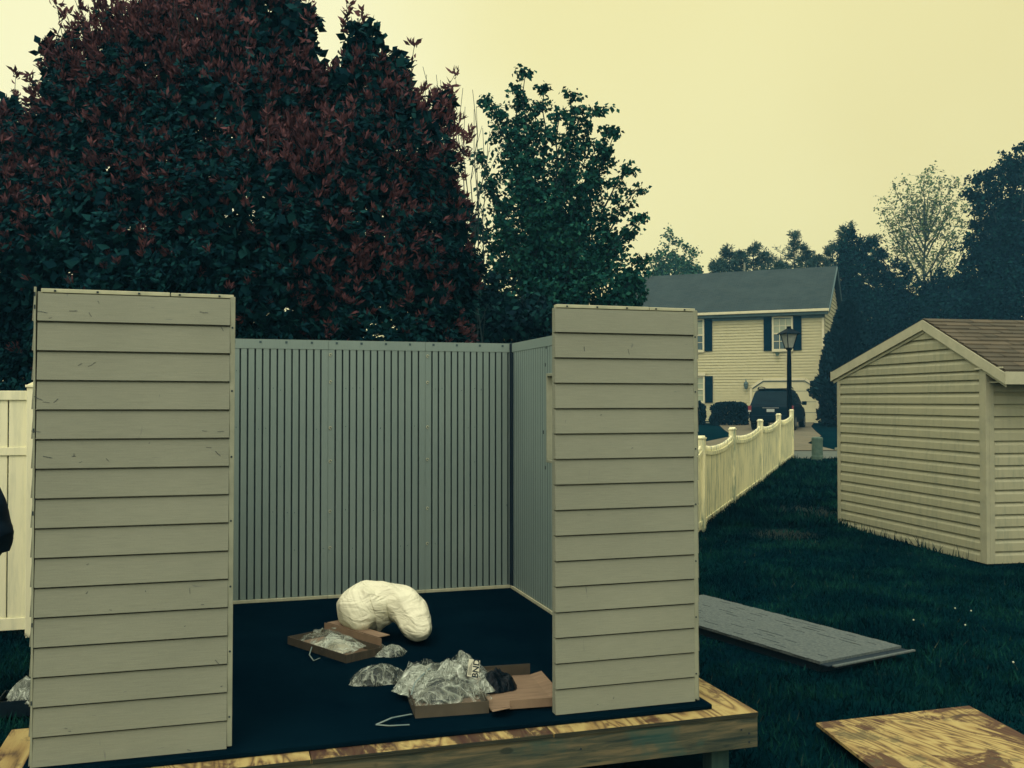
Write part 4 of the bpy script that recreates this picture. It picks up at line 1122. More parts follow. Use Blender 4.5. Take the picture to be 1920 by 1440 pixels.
# ------------------------------------------------------------------ lamp post
lpz = P(1482, 858, 24.6)
lamp = empty('street_lamp', (lpz.x-.02, lpz.y, gz(24.6)), .3, label='black lamp post with four-sided frosted lantern behind the picket fence end', cat='street lamp')
LH = P(1476, 612, 24.6).z-gz(24.6)
b = MB(); b.lathe([(.10, -.1), (.10, .0), (.085, .5), (.07, .55), (.058, LH-1.0), (.05, LH-.62), (.075, LH-.60), (.075, LH-.56)], 14); b.build('post', M['lamp_black'], lamp, smooth=False)
z0_ = LH-.56; z1_ = LH-.20
b = MB(); b.lathe([(.10, z0_), (.205, z1_)], 4, rot=math.pi/4); b.build('lantern_glass', M['lamp_glass'], lamp)
b = MB()
for k in range(4):
    t = math.pi/4+k*math.pi/2
    b.tube([(.103*math.cos(t), .103*math.sin(t), z0_), (.212*math.cos(t), .212*math.sin(t), z1_)], .013, 6)
b.lathe([(.125, z0_-.012), (.125, z0_+.012)], 4, rot=math.pi/4); b.build('lantern_frame', M['lamp_black'], lamp)
b = MB(); b.lathe([(.30, z1_), (.30, z1_+.02), (.09, z1_+.13), (.06, z1_+.14), (.05, z1_+.20)], 4, rot=math.pi/4); b.build('lantern_cap', M['lamp_black'], lamp)

pdz = G(1530, 862)
ped = empty('utility_pedestal', (pdz.x, pdz.y-.1, gz(pdz.y)), 0, label='short round green utility pedestal standing in the grass by the road', cat='pedestal')
b = MB(); b.lathe([(.15, -.05), (.15, .10), (.135, .11), (.130, .48)], 18); b.build('body', M['pedestal'], ped, smooth=False)
b = MB(); b.lathe([(.138, .481), (.138, .54), (.12, .565), (.05, .575)], 18); b.build('cap', M['pedestal'], ped)

# ------------------------------------------------------------------ foliage
def leaf_arrays(C, Dr, L_, Wd, fold=.25, up=None):
    """one folded diamond per leaf: C base points, Dr directions, L_ length, Wd half-width"""
    n = len(C)
    Dr = Dr/np.linalg.norm(Dr, axis=1, keepdims=True)
    rv = RNG.normal(size=(n, 3)); 
    if up is not None: rv = rv*.5 + up
    s = np.cross(Dr, rv); s /= (np.linalg.norm(s, axis=1, keepdims=True)+1e-9)
    nr = np.cross(s, Dr)
    L_ = L_[:, None]; Wd = Wd[:, None]
    mid = C + Dr*L_*.45
    V = np.stack([C, mid + s*Wd + nr*Wd*fold, C + Dr*L_ - nr*L_*.08, mid - s*Wd + nr*Wd*fold], axis=1)
    return V
def quads_mesh(name, groups, mats, parent=None, tris=False, **k):
    """groups: list of (V (n,4,3), material index)"""
    kk = 3 if tris else 4
    V = np.concatenate([g_[0] for g_ in groups]); mi = np.concatenate([np.full(len(g_[0]), g_[1]) for g_ in groups])
    n = len(V); me = bpy.data.meshes.new(name)
    me.vertices.add(n*kk); me.vertices.foreach_set('co', V.reshape(-1).astype(np.float32))
    me.loops.add(n*kk); me.loops.foreach_set('vertex_index', np.arange(n*kk, dtype=np.int32))
    me.polygons.add(n); me.polygons.foreach_set('loop_start', np.arange(0, n*kk, kk, dtype=np.int32))
    try: me.polygons.foreach_set('loop_total', np.full(n, kk, dtype=np.int32))
    except Exception: pass
    for m_ in mats: me.materials.append(m_)
    me.polygons.foreach_set('material_index', mi.astype(np.int32))
    me.update(calc_edges=True); me.validate()
    return tag(link(name, me, parent), **k)
def rnd_dir(n):
    v = RNG.normal(size=(n, 3)); return v/np.linalg.norm(v, axis=1, keepdims=True)
def blob_pts(blobs, n, shell=.35):
    """points near the surface of a set of ellipsoids [(center, radii)], none deep inside another"""
    vol = np.array([b_[1][0]*b_[1][2]+b_[1][0]*b_[1][1] for b_ in blobs]); vol = vol/vol.sum()
    cnt = RNG.multinomial(int(n*1.6), vol); out_, nor = [], []
    Cs = np.array([list(b_[0]) for b_ in blobs]); Rs = np.array([list(b_[1]) for b_ in blobs])
    for i, c_ in enumerate(cnt):
        d_ = rnd_dir(c_); r_ = 1-shell*RNG.random(c_)**1.6
        out_.append(Cs[i]+d_*Rs[i]*r_[:, None]); nor.append(d_)
    p_ = np.concatenate(out_); nn = np.concatenate(nor)
    inside = np.zeros(len(p_), bool)
    for i in range(len(blobs)):
        q_ = (p_-Cs[i])/Rs[i]; inside |= (np.linalg.norm(q_, axis=1) < .62)
    p_, nn = p_[~inside], nn[~inside]
    idx = RNG.permutation(len(p_))[:n]
    return p_[idx], nn[idx]
def noise3(p_, f, seed=0):
    return np.array([noise.noise(Vector((a*f+seed, b_*f, c*f))) for a, b_, c in p_])

# --- photinia: red new shoots over dark green leaves
ph_base = P(430, 735, 11.4)
photinia = empty('photinia_tree', (ph_base.x, ph_base.y, gz(11.4)), label='huge rounded photinia with red new leaves over dark green ones', cat='tree')
def pb(px, py, r, Y=11.2, ry=None, rz=None, k=1.0):
    c = P(px, py, Y); s_ = Y/F_PX
    return ((c.x-ph_base.x, c.y-ph_base.y, c.z-gz(11.4)), (r*s_, (ry or r)*s_, (rz or r)*s_))
PB = [pb(430, 330, 300, 11.6), pb(250, 330, 240, 11.4), pb(550, 225, 178, 11.3), pb(440, 140, 165, 11.3), pb(300, 190, 170, 11.2), pb(170, 210, 110, 11.1), pb(90, 330, 130, 11.2), pb(-40, 330, 130, 11.3, None, 160), pb(690, 190, 105, 11.0, None, 130), pb(730, 300, 150, 10.9), pb(790, 420, 120, 11.0), pb(800, 560, 115, 11.1), pb(850, 500, 66, 10.9), pb(650, 420, 210, 10.8), pb(500, 480, 260, 10.6), pb(250, 520, 260, 10.7), pb(60, 520, 230, 11.0), pb(-80, 560, 200, 11.2), pb(700, 610, 190, 10.9), pb(450, 650, 260, 11.3), pb(200, 690, 240, 11.3), pb(30, 700, 220, 11.5), pb(810, 640, 90, 11.0, None, 120), pb(560, 60, 60, 11.2), pb(370, 30, 75, 11.3), pb(300, 60, 60, 11.3), pb(120, 130, 42, 11.2), pb(95, 95, 26, 11.2), pb(500, 15, 70, 11.3), pb(682, 75, 45, 11.0), pb(830, 200, 26, 11.0), pb(250, 95, 60, 11.2), pb(10, 215, 40, 11.2), pb(740, 130, 40, 11.0), pb(585, 45, 34, 11.1)]
NOTCH = [pb(622, 70, 1), pb(628, 120, 1)]
def carve(p_, *o_):
    k_ = np.ones(len(p_), bool)
    for (c, _), rx_, rz__ in ((NOTCH[0], .20, .42), (NOTCH[1], .13, .22)):
        k_ &= (((p_[:, 0]-c[0])/rx_)**2+((p_[:, 2]-c[2])/rz__)**2) > 1
    return (p_[k_],)+tuple(a[k_] for a in o_)
pts, nrm_ = blob_pts(PB, 27000, .42)
# shoots push out of the surface by uneven amounts
wob = noise3(pts, 1.3, 3.0)
pts = pts + nrm_*(wob*.22 + noise3(pts, .55, 41)*.35)[:, None]
pts, nrm_, wob = carve(pts, nrm_, wob)
# keep some holes
dens_ = noise3(pts, 1.05, 9.0)
# a hollow low in the middle where the trunks show dark
keep = (dens_ > -.56)
pts, nrm_, wob = pts[keep], nrm_[keep], wob[keep]
axis = nrm_*.75 + np.array([0, 0, .75]) + RNG.normal(size=pts.shape)*.25
axis /= np.linalg.norm(axis, axis=1, keepdims=True)
hgt = pts[:, 2]
red_p = 1/(1+np.exp(-((hgt-3.9)*1.05 + noise3(pts, .95, 20)*3.6 + noise3(pts, 2.6, 33)*3.0 + nrm_[:, 2]*1.6 + nrm_[:, 0]*1.5 - 1.0)))
is_red = RNG.random(len(pts)) < red_p
groups = []
for red in (True, False):
    P0 = pts[is_red == red]; A0 = axis[is_red == red]; n = len(P0)
    if red: spec = [(5, .25, .078, 0.95), (5, .6, .066, .45)]
    else: spec = [(6, 1.0, .082, 1.0), (3, .6, .07, .7)]
    for (cnt, spread, ln, _) in spec:
        for k in range(cnt):
            r_ = rnd_dir(n); side = r_ - (r_*A0).sum(1, keepdims=True)*A0; side /= np.linalg.norm(side, axis=1, keepdims=True)
            sp = spread*(.7+.6*RNG.random((n, 1)))
            if red: dr = A0 + side*sp*1.5
            else: dr = A0*.35 + side*1.1 + np.array([0, 0, -.45])*RNG.random((n, 1))
            off = -A0*RNG.random((n, 1))*(.05 if red else .12)
            l_ = ln*(.7+.6*RNG.random(n))
            groups.append((leaf_arrays(P0+off+side*.01, dr, l_, l_*(.16 if red else .21), .3), 0 if red else 1))
# deep inside leaves that close the crown
ip, inn = blob_pts([(c, tuple(x*.78 for x in r)) for c, r in PB], 62000, .5)
ip, inn = carve(ip, inn)
l_ = .10+.06*RNG.random(len(ip))
groups.append((leaf_arrays(ip, rnd_dir(len(ip)), l_, l_*.33, .2), 1))
crown = quads_mesh('crown', groups, [M['leaf_red'], M['leaf_photinia']], photinia)
tk = MB()
def limb(mb, a, b_, r0, r1, bend=.15, seed=0, n=9, k=7):
    a, b_ = Vector(a), Vector(b_); rr = random.Random(seed); L_ = (b_-a).length
    o1 = Vector((rr.uniform(-1, 1), rr.uniform(-1, 1), rr.uniform(-.3, .3)))*L_*bend
    pts_ = []; rad = []
    for i in range(n+1):
        t = i/n; w_ = 4*t*(1-t); j = Vector((rr.uniform(-1, 1), rr.uniform(-1, 1), 0))*L_*.012
        up_ = Vector((0, 0, 1))*L_*.06*w_
        pts_.append(a.lerp(b_, t)+o1*w_*.5*t - up_*0 + j*(1 if 0 < i < n else 0)); rad.append(r0*(1-t)+r1*t)
    mb.tube(pts_, rad, k); return pts_
for k, (c, r) in enumerate(PB[:20:2]):
    bx_ = (math.cos(k*2.1)*.35, math.sin(k*2.1)*.3, -.1); limb(tk, bx_, c, .10, .03, .2, k)
tk.build('trunk', M['bark'], photinia)
# spindly shoots above the crown edge
sp_ = MB(); shg = []
for k, (px, py, qx, qy) in enumerate(((165, 140, 160, 62), (205, 60, 196, 6), (335, 30, 330, -40), (812, 190, 838, 168), (845, 230, 850, 165), (100, 150, 92, 82), (640, 60, 655, 10), (690, 70, 678, 22), (60, 200, 55, 140))):
    a = P(px, py, 11.1)-Vector((ph_base.x, ph_base.y, gz(11.4))); b_ = P(qx, qy, 11.1)-Vector((ph_base.x, ph_base.y, gz(11.4)))
    pp_ = limb(sp_, a, b_, .008, .003, .1, k, 5, 5)
    for q_ in pp_:
        C_ = np.array([list(q_)]*9)+RNG.normal(size=(9, 3))*.012; dr = rnd_dir(9)+np.array([0, 0, .5]); l_ = .08+.04*RNG.random(9)
        shg.append((leaf_arrays(C_, dr, l_, l_*.18, .3), 0))
top_ = np.where((nrm_[:, 2] > .25) & (hgt > 3.6))[0]
for k, i_ in enumerate(RNG.choice(top_, 110, replace=False)):
    a = Vector(pts[i_])-Vector(nrm_[i_])*.1; b_ = a+Vector(nrm_[i_])*.25+Vector((0, 0, .22+.25*RNG.random()))
    pp_ = limb(sp_, a, b_, .007, .003, .1, k+50, 4, 4)
    for jj, q_ in enumerate(pp_[1:]):
        m_ = 14 if jj == 3 else 4
        C_ = np.array([list(q_)]*m_)+RNG.normal(size=(m_, 3))*.02; dr = rnd_dir(m_)*.8+np.array([0, 0, .75 if jj == 3 else .1]); l_ = .08+.035*RNG.random(m_)
        shg.append((leaf_arrays(C_, dr, l_, l_*.18, .3), 0))
tag(sp_.build('shoots', M['bark'], photinia), kind='stuff'); quads_mesh('shoot_leaves', shg, [M['leaf_red']], photinia)

# --- generic broadleaf tree: trunk, limbs towards targets, twigs with leaves
def broadleaf(name, label, cat, base_px, Y, targets, blobs, leaf, bark, lsize, nleaf_limb, nblob, tr=.13, sleeve=(.38, .12), droop=-.35, group=None, twigs=5, fork=.3, tilt=0, wratio=.36, spread=.6, rise=0):
    s_ = Y/F_PX; bx_ = (base_px-960)*s_; zb_ = gz(Y)
    root = empty(name, (bx_, Y, zb_), label=label, cat=cat, group=group)
    O = Vector((bx_, Y, zb_)); mb = MB(); LP = []; 
    tg = [(P(x, y, Y+dy)-O) for x, y, dy in targets]
    zmax = max(t.z for t in tg)
    tpath = limb(mb, (0, 0, -.2), (tilt, 0, zmax*.72), tr, tr*.3, .03, 1, 10)
    for i, t in enumerate(tg):
        rr = random.Random(i*7+int(Y))
        h = fork + (.55-fork)*rr.random() if t.z > zmax*.6 else fork*.9
        h = min(h*zmax, t.z*.7)
        if rise: h = min(max(fork*zmax, t.z-rise*math.hypot(t.x, t.y)-.6), zmax*.70)
        st_ = Vector((tilt*h/(zmax*.72), 0, h))
        mid_ = st_.lerp(t, .5); mid_.z -= .12*(t-st_).length*.3; 
        p1 = limb(mb, st_, t, tr*.38, tr*.05, .12, i+3, 10, 6)
        L_ = (t-st_).length
        for j, q_ in enumerate(p1[2:], 2):
            w_ = sleeve[0]*(1-j/len(p1))+sleeve[1]
            for k in range(twigs):
                e = q_+Vector((rr.gauss(0, 1), rr.gauss(0, 1), rr.gauss(.25, .6)))*w_*spread*1.2
                mb.tube([q_, q_.lerp(e, .5)+Vector((0, 0, .03)), e], [tr*.06, tr*.045, tr*.02], 4, cap=False)
                LP.append((e, w_*.42)); LP.append((q_.lerp(e, .6), w_*.35))
    mb.build('trunk', bark, root)
    gr = []
    if nleaf_limb:
        per = max(1, nleaf_limb//len(LP))
        C_ = np.repeat(np.array([list(a) for a, b_ in LP]), per, axis=0); sc2 = np.repeat(np.array([b_ for a, b_ in LP]), per)
        C_ = C_+RNG.normal(size=C_.shape)*sc2[:, None]*.62
        dr = rnd_dir(len(C_)); dr[:, 2] += droop; l_ = lsize*(.65+.7*RNG.random(len(C_)))
        gr.append((leaf_arrays(C_, dr, l_, l_*wratio, .2), 0))
    if blobs and nblob:
        bl = []
        for (x, y, r, dy, *rz) in blobs:
            c = P(x, y, Y+dy)-O; rz_ = rz[0] if rz else r
            bl.append((tuple(c), (r*s_, r*s_, rz_*s_)))
        p_, n_ = blob_pts(bl, nblob, .55); p_ = p_ + n_*(noise3(p_, 1.1/(s_*90), 5)*r*s_*.35)[:, None]
        dn = noise3(p_, 1.6/(s_*90), 15); p_ = p_[dn > -.33]
        dr = rnd_dir(len(p_)); dr[:, 2] += droop; l_ = lsize*(.65+.7*RNG.random(len(p_)))
        gr.append((leaf_arrays(p_, dr, l_, l_*wratio, .2), 0))
    quads_mesh('crown', gr, [leaf], root)
    return root
maple_t = [(985, 140, 0), (968, 165, .3), (1020, 168, 0), (1070, 182, .4), (1085, 205, -.3), (1118, 205, 0), (1152, 250, .2), (1140, 250, -.3), (1176, 320, 0), (1188, 360, .3), (1196, 412, -.2), (1130, 300, .5), (914, 192, .2), (942, 222, .5), (1050, 215, -.5), (1005, 205, .4), (900, 300, 0), (920, 350, .6), (890, 420, .4), (1170, 440, .5), (1205, 490, 0), (1185, 520, -.5), (1100, 330, -.6), (1060, 330, -.7), (980, 300, -.8), (1010, 400, -1), (1090, 430, -1), (940, 420, -.8), (1120, 520, -1.2), (1030, 540, -1.2), (950, 560, -1)]
broadleaf('maple_tree', 'tall green maple with upright branch tips right of the photinia', 'tree', 1010, 19.0, maple_t,
          [(1060, 520, 95, 0), (960, 560, 80, .3), (1120, 550, 80, 0), (1030, 620, 110, 0), (930, 630, 90, .2), (1140, 600, 65, -.2), (1180, 550, 38, 0), (1090, 440, 50, 0), (1000, 480, 40, .2)],
          M['leaf_maple'], M['bark'], .095, 30000, 14500, .14, (.36, .12), -.7, twigs=6, spread=.62)
# scattered low bushes under it
broadleaf('understory_tree', 'dark leafy tree low behind the shed, under the maple', 'tree', 930, 16.0, [(930, 520, 0), (1000, 560, .2), (880, 560, 0)],
          [(900, 610, 70, 0), (960, 650, 90, 0), (1030, 660, 80, 0), (1110, 660, 70, .5), (870, 700, 80, 0), (760, 700, 90, .5)], M['leaf_dark'], M['bark'], .12, 2000, 12000, .06, (.3, .15))
# bare twigs between the two crowns
bt = empty('bare_shrub', (P(880, 700, 15).x, 15, gz(15)), label='leafless twiggy shrub between the photinia and the maple', cat='shrub')
mb = MB(); O = Vector(bt.location)
for k, (x, y) in enumerate(((793, 125), (800, 140), (818, 140), (826, 150), (868, 165), (886, 168), (889, 205), (872, 200), (850, 180), (905, 240), (915, 260), (895, 250))):
    t = P(x, y, 15)-O; a = limb(mb, (0, 0, 0), t, .022, .004, .06, k, 9, 5)
    rr = random.Random(k)
    for q_ in a[4:-1]:
        e = q_+Vector((rr.uniform(-.35, .35), rr.uniform(-.2, .2), rr.uniform(.3, .8)))*.8; mb.tube([q_, e], [.006, .003], 4)
mb.build('branches', M['bark'], bt)

# --- trees far behind
def far_pts(l): return [(x, y, random.Random(i).uniform(-1, 1)) for i, (x, y) in enumerate(l)]
broadleaf('leafy_tree', 'pale loose-leaved tree behind the left end of the house roof', 'tree', 1262, 66, far_pts([(1258, 438), (1240, 470), (1285, 462), (1300, 480), (1228, 490), (1308, 505), (1270, 480)]),
          [(1262, 515, 38, 0), (1235, 525, 25, 0), (1292, 520, 22, 0)], M['leaf_mid'], M['bark'], .19, 5600, 2600, .16, (.8, .35), wratio=.4, spread=.7)
broadleaf('pale_tree', 'slender pale yellow-green tree with thin open crown above the forest', 'tree', 1738, 60, far_pts([(1748, 320), (1732, 330), (1765, 332), (1700, 345), (1678, 352), (1790, 340), (1806, 348), (1660, 375), (1656, 400), (1668, 425), (1690, 400), (1720, 370), (1780, 385), (1815, 385), (1812, 420), (1700, 450), (1830, 430), (1675, 470), (1790, 450)]),
          None, M['leaf_pale'], M['bark_pale'], .20, 5200, 0, .17, (.95, .30), wratio=.26, fork=.40, twigs=6, spread=.65, rise=1.5)
broadleaf('oak_tree', 'tall dark green tree at the right edge above the beige shed', 'tree', 1900, 52, far_pts([(1905, 282), (1925, 275), (1890, 300), (1862, 320), (1850, 335), (1830, 340), (1845, 375), (1818, 360), (1950, 300), (1880, 380), (1840, 420), (1815, 455)]),
          [(1930, 320, 40, 0), (1897, 322, 22, 0), (1862, 345, 20, 0), (1838, 352, 12, 0), (1915, 400, 40, 0), (1872, 455, 36, 0), (1850, 395, 14, 0), (1930, 480, 70, 0), (1850, 510, 55, 0), (1950, 400, 60, 0), (1890, 560, 90, 0), (1960, 600, 90, 0), (1830, 590, 60, 0)], M['leaf_dark'], M['bark'], .17, 12000, 36000, .25, (.65, .35), wratio=.42)
# dense dark woodland trees
for i, (bx_, Y, tg_, bl_) in enumerate((
    (1600, 56, [(1600, 440), (1580, 470), (1625, 460)], [(1595, 560, 30, 0), (1625, 610, 60, 0), (1590, 680, 60, 0), (1640, 700, 70, 0)]),
    (1680, 57, [(1670, 500), (1700, 510), (1650, 480)], [(1665, 575, 40, 0), (1700, 630, 65, 0), (1660, 680, 70, 0), (1720, 700, 70, 0)]),
    (1760, 55, [(1760, 520), (1790, 520), (1735, 540)], [(1770, 580, 50, 0), (1790, 640, 70, 0), (1750, 700, 80, 0)]),
    (1850, 54, [(1850, 540), (1880, 560)], [(1850, 620, 70, 0), (1900, 680, 80, 0), (1820, 720, 80, 0), (1940, 720, 90, 0)]))):
    broadleaf('woodland_tree', ('dark woodland tree just right of the house gable', 'dark woodland tree left of the pale tree trunk', 'dark woodland tree behind the beige shed ridge', 'dark woodland tree below the tall dark tree at the right edge')[i], 'tree', bx_, Y, far_pts(tg_), bl_, M['leaf_dark'], M['bark'], .15, 8000, 30000, .2, (.9, .4), group='dark trees of the wood behind the beige shed', wratio=.42)
# pines: tiers of spiky branches
def pine(px, top, half, Y, label, n=24, bottom=None, mat='leaf_pine', dens=1.0, seed=0):
    base = P(px, 700, Y); zb_ = gz(Y); O = Vector((base.x, Y, zb_)); root = empty('pine_tree', O, label=label, cat='tree', group='pines behind the house roof')
    tz = P(px, top, Y).z-zb_; mb = MB(); mb.tube([(0, 0, 0), (.1, 0, tz*.6), (0, 0, tz)], [.16, .09, .02], 6)
    rr = random.Random(seed); hw = half*Y/F_PX; C_, Dv = [], []
    zlow = (P(px, bottom or 560, Y).z-zb_); hw *= 1.2
    for k in range(n):
        f = (k+rr.random()*.7)/n; z = tz-(tz-zlow)*f; ln = hw*(.2+.9*f**.75)*rr.uniform(.35, 1.25)
        for side in range(4):
            a = rr.uniform(0, 2*math.pi); e = Vector((math.cos(a)*ln, math.sin(a)*ln, ln*rr.uniform(.15, .7)))
            s0 = Vector((0, 0, z)); mb.tube([s0, s0+e*.5-Vector((0, 0, ln*.06)), s0+e], [.035, .022, .008], 4, cap=False)
            for j in range(int(8*dens)):
                t = .35+.7*j/(8*dens); q_ = s0+e*t+Vector((rr.gauss(0, .06), rr.gauss(0, .06), rr.gauss(.05, .08)))*(.5+ln*.3)
                for l2 in range(6): C_.append(list(q_+Vector((rr.gauss(0, .07), rr.gauss(0, .07), rr.gauss(0, .07))))); Dv.append([rr.gauss(0, .8)+e.x/ln*.6, rr.gauss(0, .8)+e.y/ln*.6, rr.gauss(.5, .6)])
    mb.build('trunk', M['bark'], root)
    C_, Dv = np.array(C_), np.array(Dv); l_ = .16+.12*RNG.random(len(C_))
    quads_mesh('crown', [(leaf_arrays(C_, Dv, l_, l_*.12, .2), 0)], [M[mat]], root)
pine(1368, 470, 34, 64, 'low spiky pine leftmost of those behind the house roof', 13, 540, seed=1, dens=1.1)
pine(1413, 462, 36, 65, 'pine behind the middle of the house roof, near the vent pipe', 14, 540, seed=2, dens=1.1)
pine(1489, 441, 36, 66, 'thin pointed pine behind the right half of the house roof', 14, 540, seed=3)
pine(1535, 486, 34, 62, 'short bushy pine behind the right end of the house roof', 10, 540, seed=4, dens=1.3)
pine(1590, 428, 44, 60, 'tallest pine, just right of the house roof', 22, 640, seed=5, dens=1.6)
pine(1642, 448, 40, 62, 'pine between the tallest pine and the pale tree', 20, 640, seed=6, dens=1.4)
pine(1345, 492, 26, 61, 'small scrubby pine at the left end of the pine row', 8, 545, seed=11, dens=1.2)
pine(1390, 478, 30, 63, 'thin pine filling the gap right of the leftmost pine', 10, 545, seed=12, dens=1.0)
pine(1440, 480, 32, 67, 'ragged pine just right of the vent pipe', 10, 545, seed=13, dens=1.1)
pine(1512, 468, 32, 64, 'ragged pine between the thin pointed pine and the gable end', 11, 545, seed=14, dens=1.2)
pine(1562, 460, 36, 63, 'ragged pine touching the gable ridge', 15, 600, seed=15, dens=1.3)
pine(1460, 500, 30, 60, 'small pine peeping over the roof between two taller pines', 8, 545, seed=8, dens=1.3)

# --- clipped shrubs by the house and the arborvitae
def bush(name, label, cat, px, pyt, pyb, hw, Y, mat, n, lsize, cone=False, group=None, boxy=False):
    c = P(px, pyb, Y); zb_ = gz(Y); root = empty(name, (c.x, Y, zb_), label=label, cat=cat, group=group)
    h = P(px, pyt, Y).z-zb_; r = hw*Y/F_PX
    t = RNG.random(n)**.8; a = RNG.random(n)*2*np.pi
    if cone: prof = r*np.where(t < .25, .75+t, np.clip((1-t)/.75, 0, 1)**.62)*1.0
    elif boxy: prof = r*np.clip((1-t**7), 0, 1)**.4
    else: prof = r*np.sqrt(np.clip(1-(2*t-1)**4, 0, 1))
    sh = .55+.45*RNG.random(n)**.5
    x = np.cos(a)*prof*sh; y = np.sin(a)*prof*sh*(.5 if boxy else 1); z = t*h
    p_ = np.stack([x, y, z], 1); wv = noise3(p_, 2.2/max(r, .5), 4)
    p_[:, :2] *= (1+.22*wv)[:, None]
    dr = np.stack([np.cos(a), np.sin(a), .8+RNG.random(n)], 1)+RNG.normal(size=(n, 3))*.5
    l_ = lsize*(.6+.8*RNG.random(n))
    quads_mesh('foliage', [(leaf_arrays(p_, dr, l_, l_*.33, .2), 0)], [mat], root)
    mb = MB(); mb.tube([(0, 0, 0), (0, 0, h*.7)], [.06, .02], 6); mb.build('stem', M['bark'], root)
bush('arborvitae', 'dense dark cone-shaped evergreen at the house corner', 'evergreen', 1592, 568, 797, 62, 44.5, M['hedge'], 15000, .20, cone=True)
bush('hedge', 'low rounded dark hedge between the lower window and the car', 'hedge', 1368, 756, 792, 35, 45.6, M['hedge'], 6000, .11, boxy=True, group='clipped shrubs in front of the house')
bush('hedge', 'dark clipped shrub half hidden by the right front shed panel', 'hedge', 1300, 754, 792, 22, 46.2, M['hedge'], 4000, .11, boxy=True, group='clipped shrubs in front of the house')

# ------------------------------------------------------------------ grass
def grass(n, xr, yr, hmin, hmax, mat, name, wid=.004, filt=None, clump=0, **k):
    x = RNG.uniform(xr[0], xr[1], n); y = yr[0]+(yr[1]-yr[0])*RNG.random(n)**1.5
    # only the part of the lawn that can be seen from near the camera
    ok = (x > -.56*y-1.0) & (x < .60*y+1.0)
    # not under the platform
    ca, sa = math.cos(TH), math.sin(TH); u = (x-SO[0])*ca+(y-SO[1])*sa; v = -(x-SO[0])*sa+(y-SO[1])*ca
    ok &= ~((u > -.02) & (u < 3.03) & (v > -.15) & (v < 3.25)); ok &= ~((u > -.18) & (u < 0) & (v > -.6) & (v < .58))
    pu = (x-q0.x); pv = (y-q0.y)
    det = c1_.x*v1.y-c1_.y*v1.x; s1 = (pu*v1.y-pv*v1.x)/det; s2 = (c1_.x*pv-c1_.y*pu)/det
    ok &= ~((s1 > .0) & (s1 < 1) & (s2 > .0) & (s2 < 1))
    du = (x-n0.x)*math.cos(a1_)+(y-n0.y)*math.sin(a1_); dv = -(x-n0.x)*math.sin(a1_)+(y-n0.y)*math.cos(a1_)
    ok &= ~((du > -.01) & (du < w1_+.03) & (dv > -.06) & (dv < RL))
    bu = (x-sB.x)*math.cos(sang)+(y-sB.y)*math.sin(sang); bv = -(x-sB.x)*math.sin(sang)+(y-sB.y)*math.cos(sang)
    ok &= ~((bu > .03) & (bu < SW-.03) & (bv > .03) & (bv < SD))
    for (px_, py_, rr_) in BARE:
        dd = np.hypot(x-px_, y-py_)/rr_; ok &= ~((dd < 1.0) & (RNG.random(n) < .85*(1.15-dd)))
    x, y = x[ok], y[ok]; n = len(x)
    z = np.interp(y, [a for a, b_ in TZ], [b_ for a, b_ in TZ])
    cl = np.array([noise.noise(Vector((a*.9, b_*.9, 2))) for a, b_ in zip(x, y)])
    h = (hmin+(hmax-hmin)*RNG.random(n))*(1+.7*cl)
    a = RNG.random(n)*2*np.pi; s_ = (.6+.8*RNG.random(n))*wid*(1+y/7)
    lean = RNG.normal(size=(n, 2))*h[:, None]*.45
    V = np.zeros((n, 3, 3)); V[:, 0] = np.stack([x-np.cos(a)*s_, y-np.sin(a)*s_, z-.005], 1); V[:, 1] = np.stack([x+np.cos(a)*s_, y+np.sin(a)*s_, z-.005], 1)
    V[:, 2] = np.stack([x+lean[:, 0], y+lean[:, 1], z+h], 1)
    return quads_mesh(name, [(V, 0)], [mat], tris=True, kind='stuff', **k)
grass(300000, (-4, 10), (3.2, 16), .02, .06, M['blade'], 'grass', .0028, label='short dark green lawn grass', cat='grass')
grass(60000, (-6, 16), (13, 24.1), .05, .13, M['blade'], 'grass', .006, label='dark lawn grass near the road', cat='grass')
grass(1100, (0, 9), (4.5, 14), .02, .06, M['straw'], 'dry_grass', .002, label='scattered dry straw-coloured blades in the lawn', cat='grass')
# long grass along the picket fence foot and the beige shed
def tufts(a, b_, n, h, name, label):
    t = RNG.random(n); x = a.x+(b_.x-a.x)*t+RNG.normal(size=n)*.05; y = a.y+(b_.y-a.y)*t+RNG.normal(size=n)*.05
    z = np.interp(y, [q_[0] for q_ in TZ], [q_[1] for q_ in TZ]); hh = h*(.4+.9*RNG.random(n)); an = RNG.random(n)*6.28; ln = RNG.normal(size=(n, 2))*hh[:, None]*.3
    V = np.zeros((n, 3, 3)); V[:, 0] = np.stack([x-np.cos(an)*.008, y-np.sin(an)*.008, z], 1); V[:, 1] = np.stack([x+np.cos(an)*.008, y+np.sin(an)*.008, z], 1); V[:, 2] = np.stack([x+ln[:, 0], y+ln[:, 1], z+hh], 1)
    quads_mesh(name, [(V, 0)], [M['blade']], tris=True, kind='stuff', label=label, cat='grass')
nf = Vector((fd.y, -fd.x, 0))
tufts(FA+nf*.06, FB+nf*.06, 2600, .16, 'long_grass', 'longer grass along the foot of the picket fence')
sn = Vector((math.sin(sang), -math.cos(sang), 0))
tufts(sB+sn*.06, sA+sn*.06, 110, .13, 'long_grass', 'uncut grass at the foot of the beige shed wall')
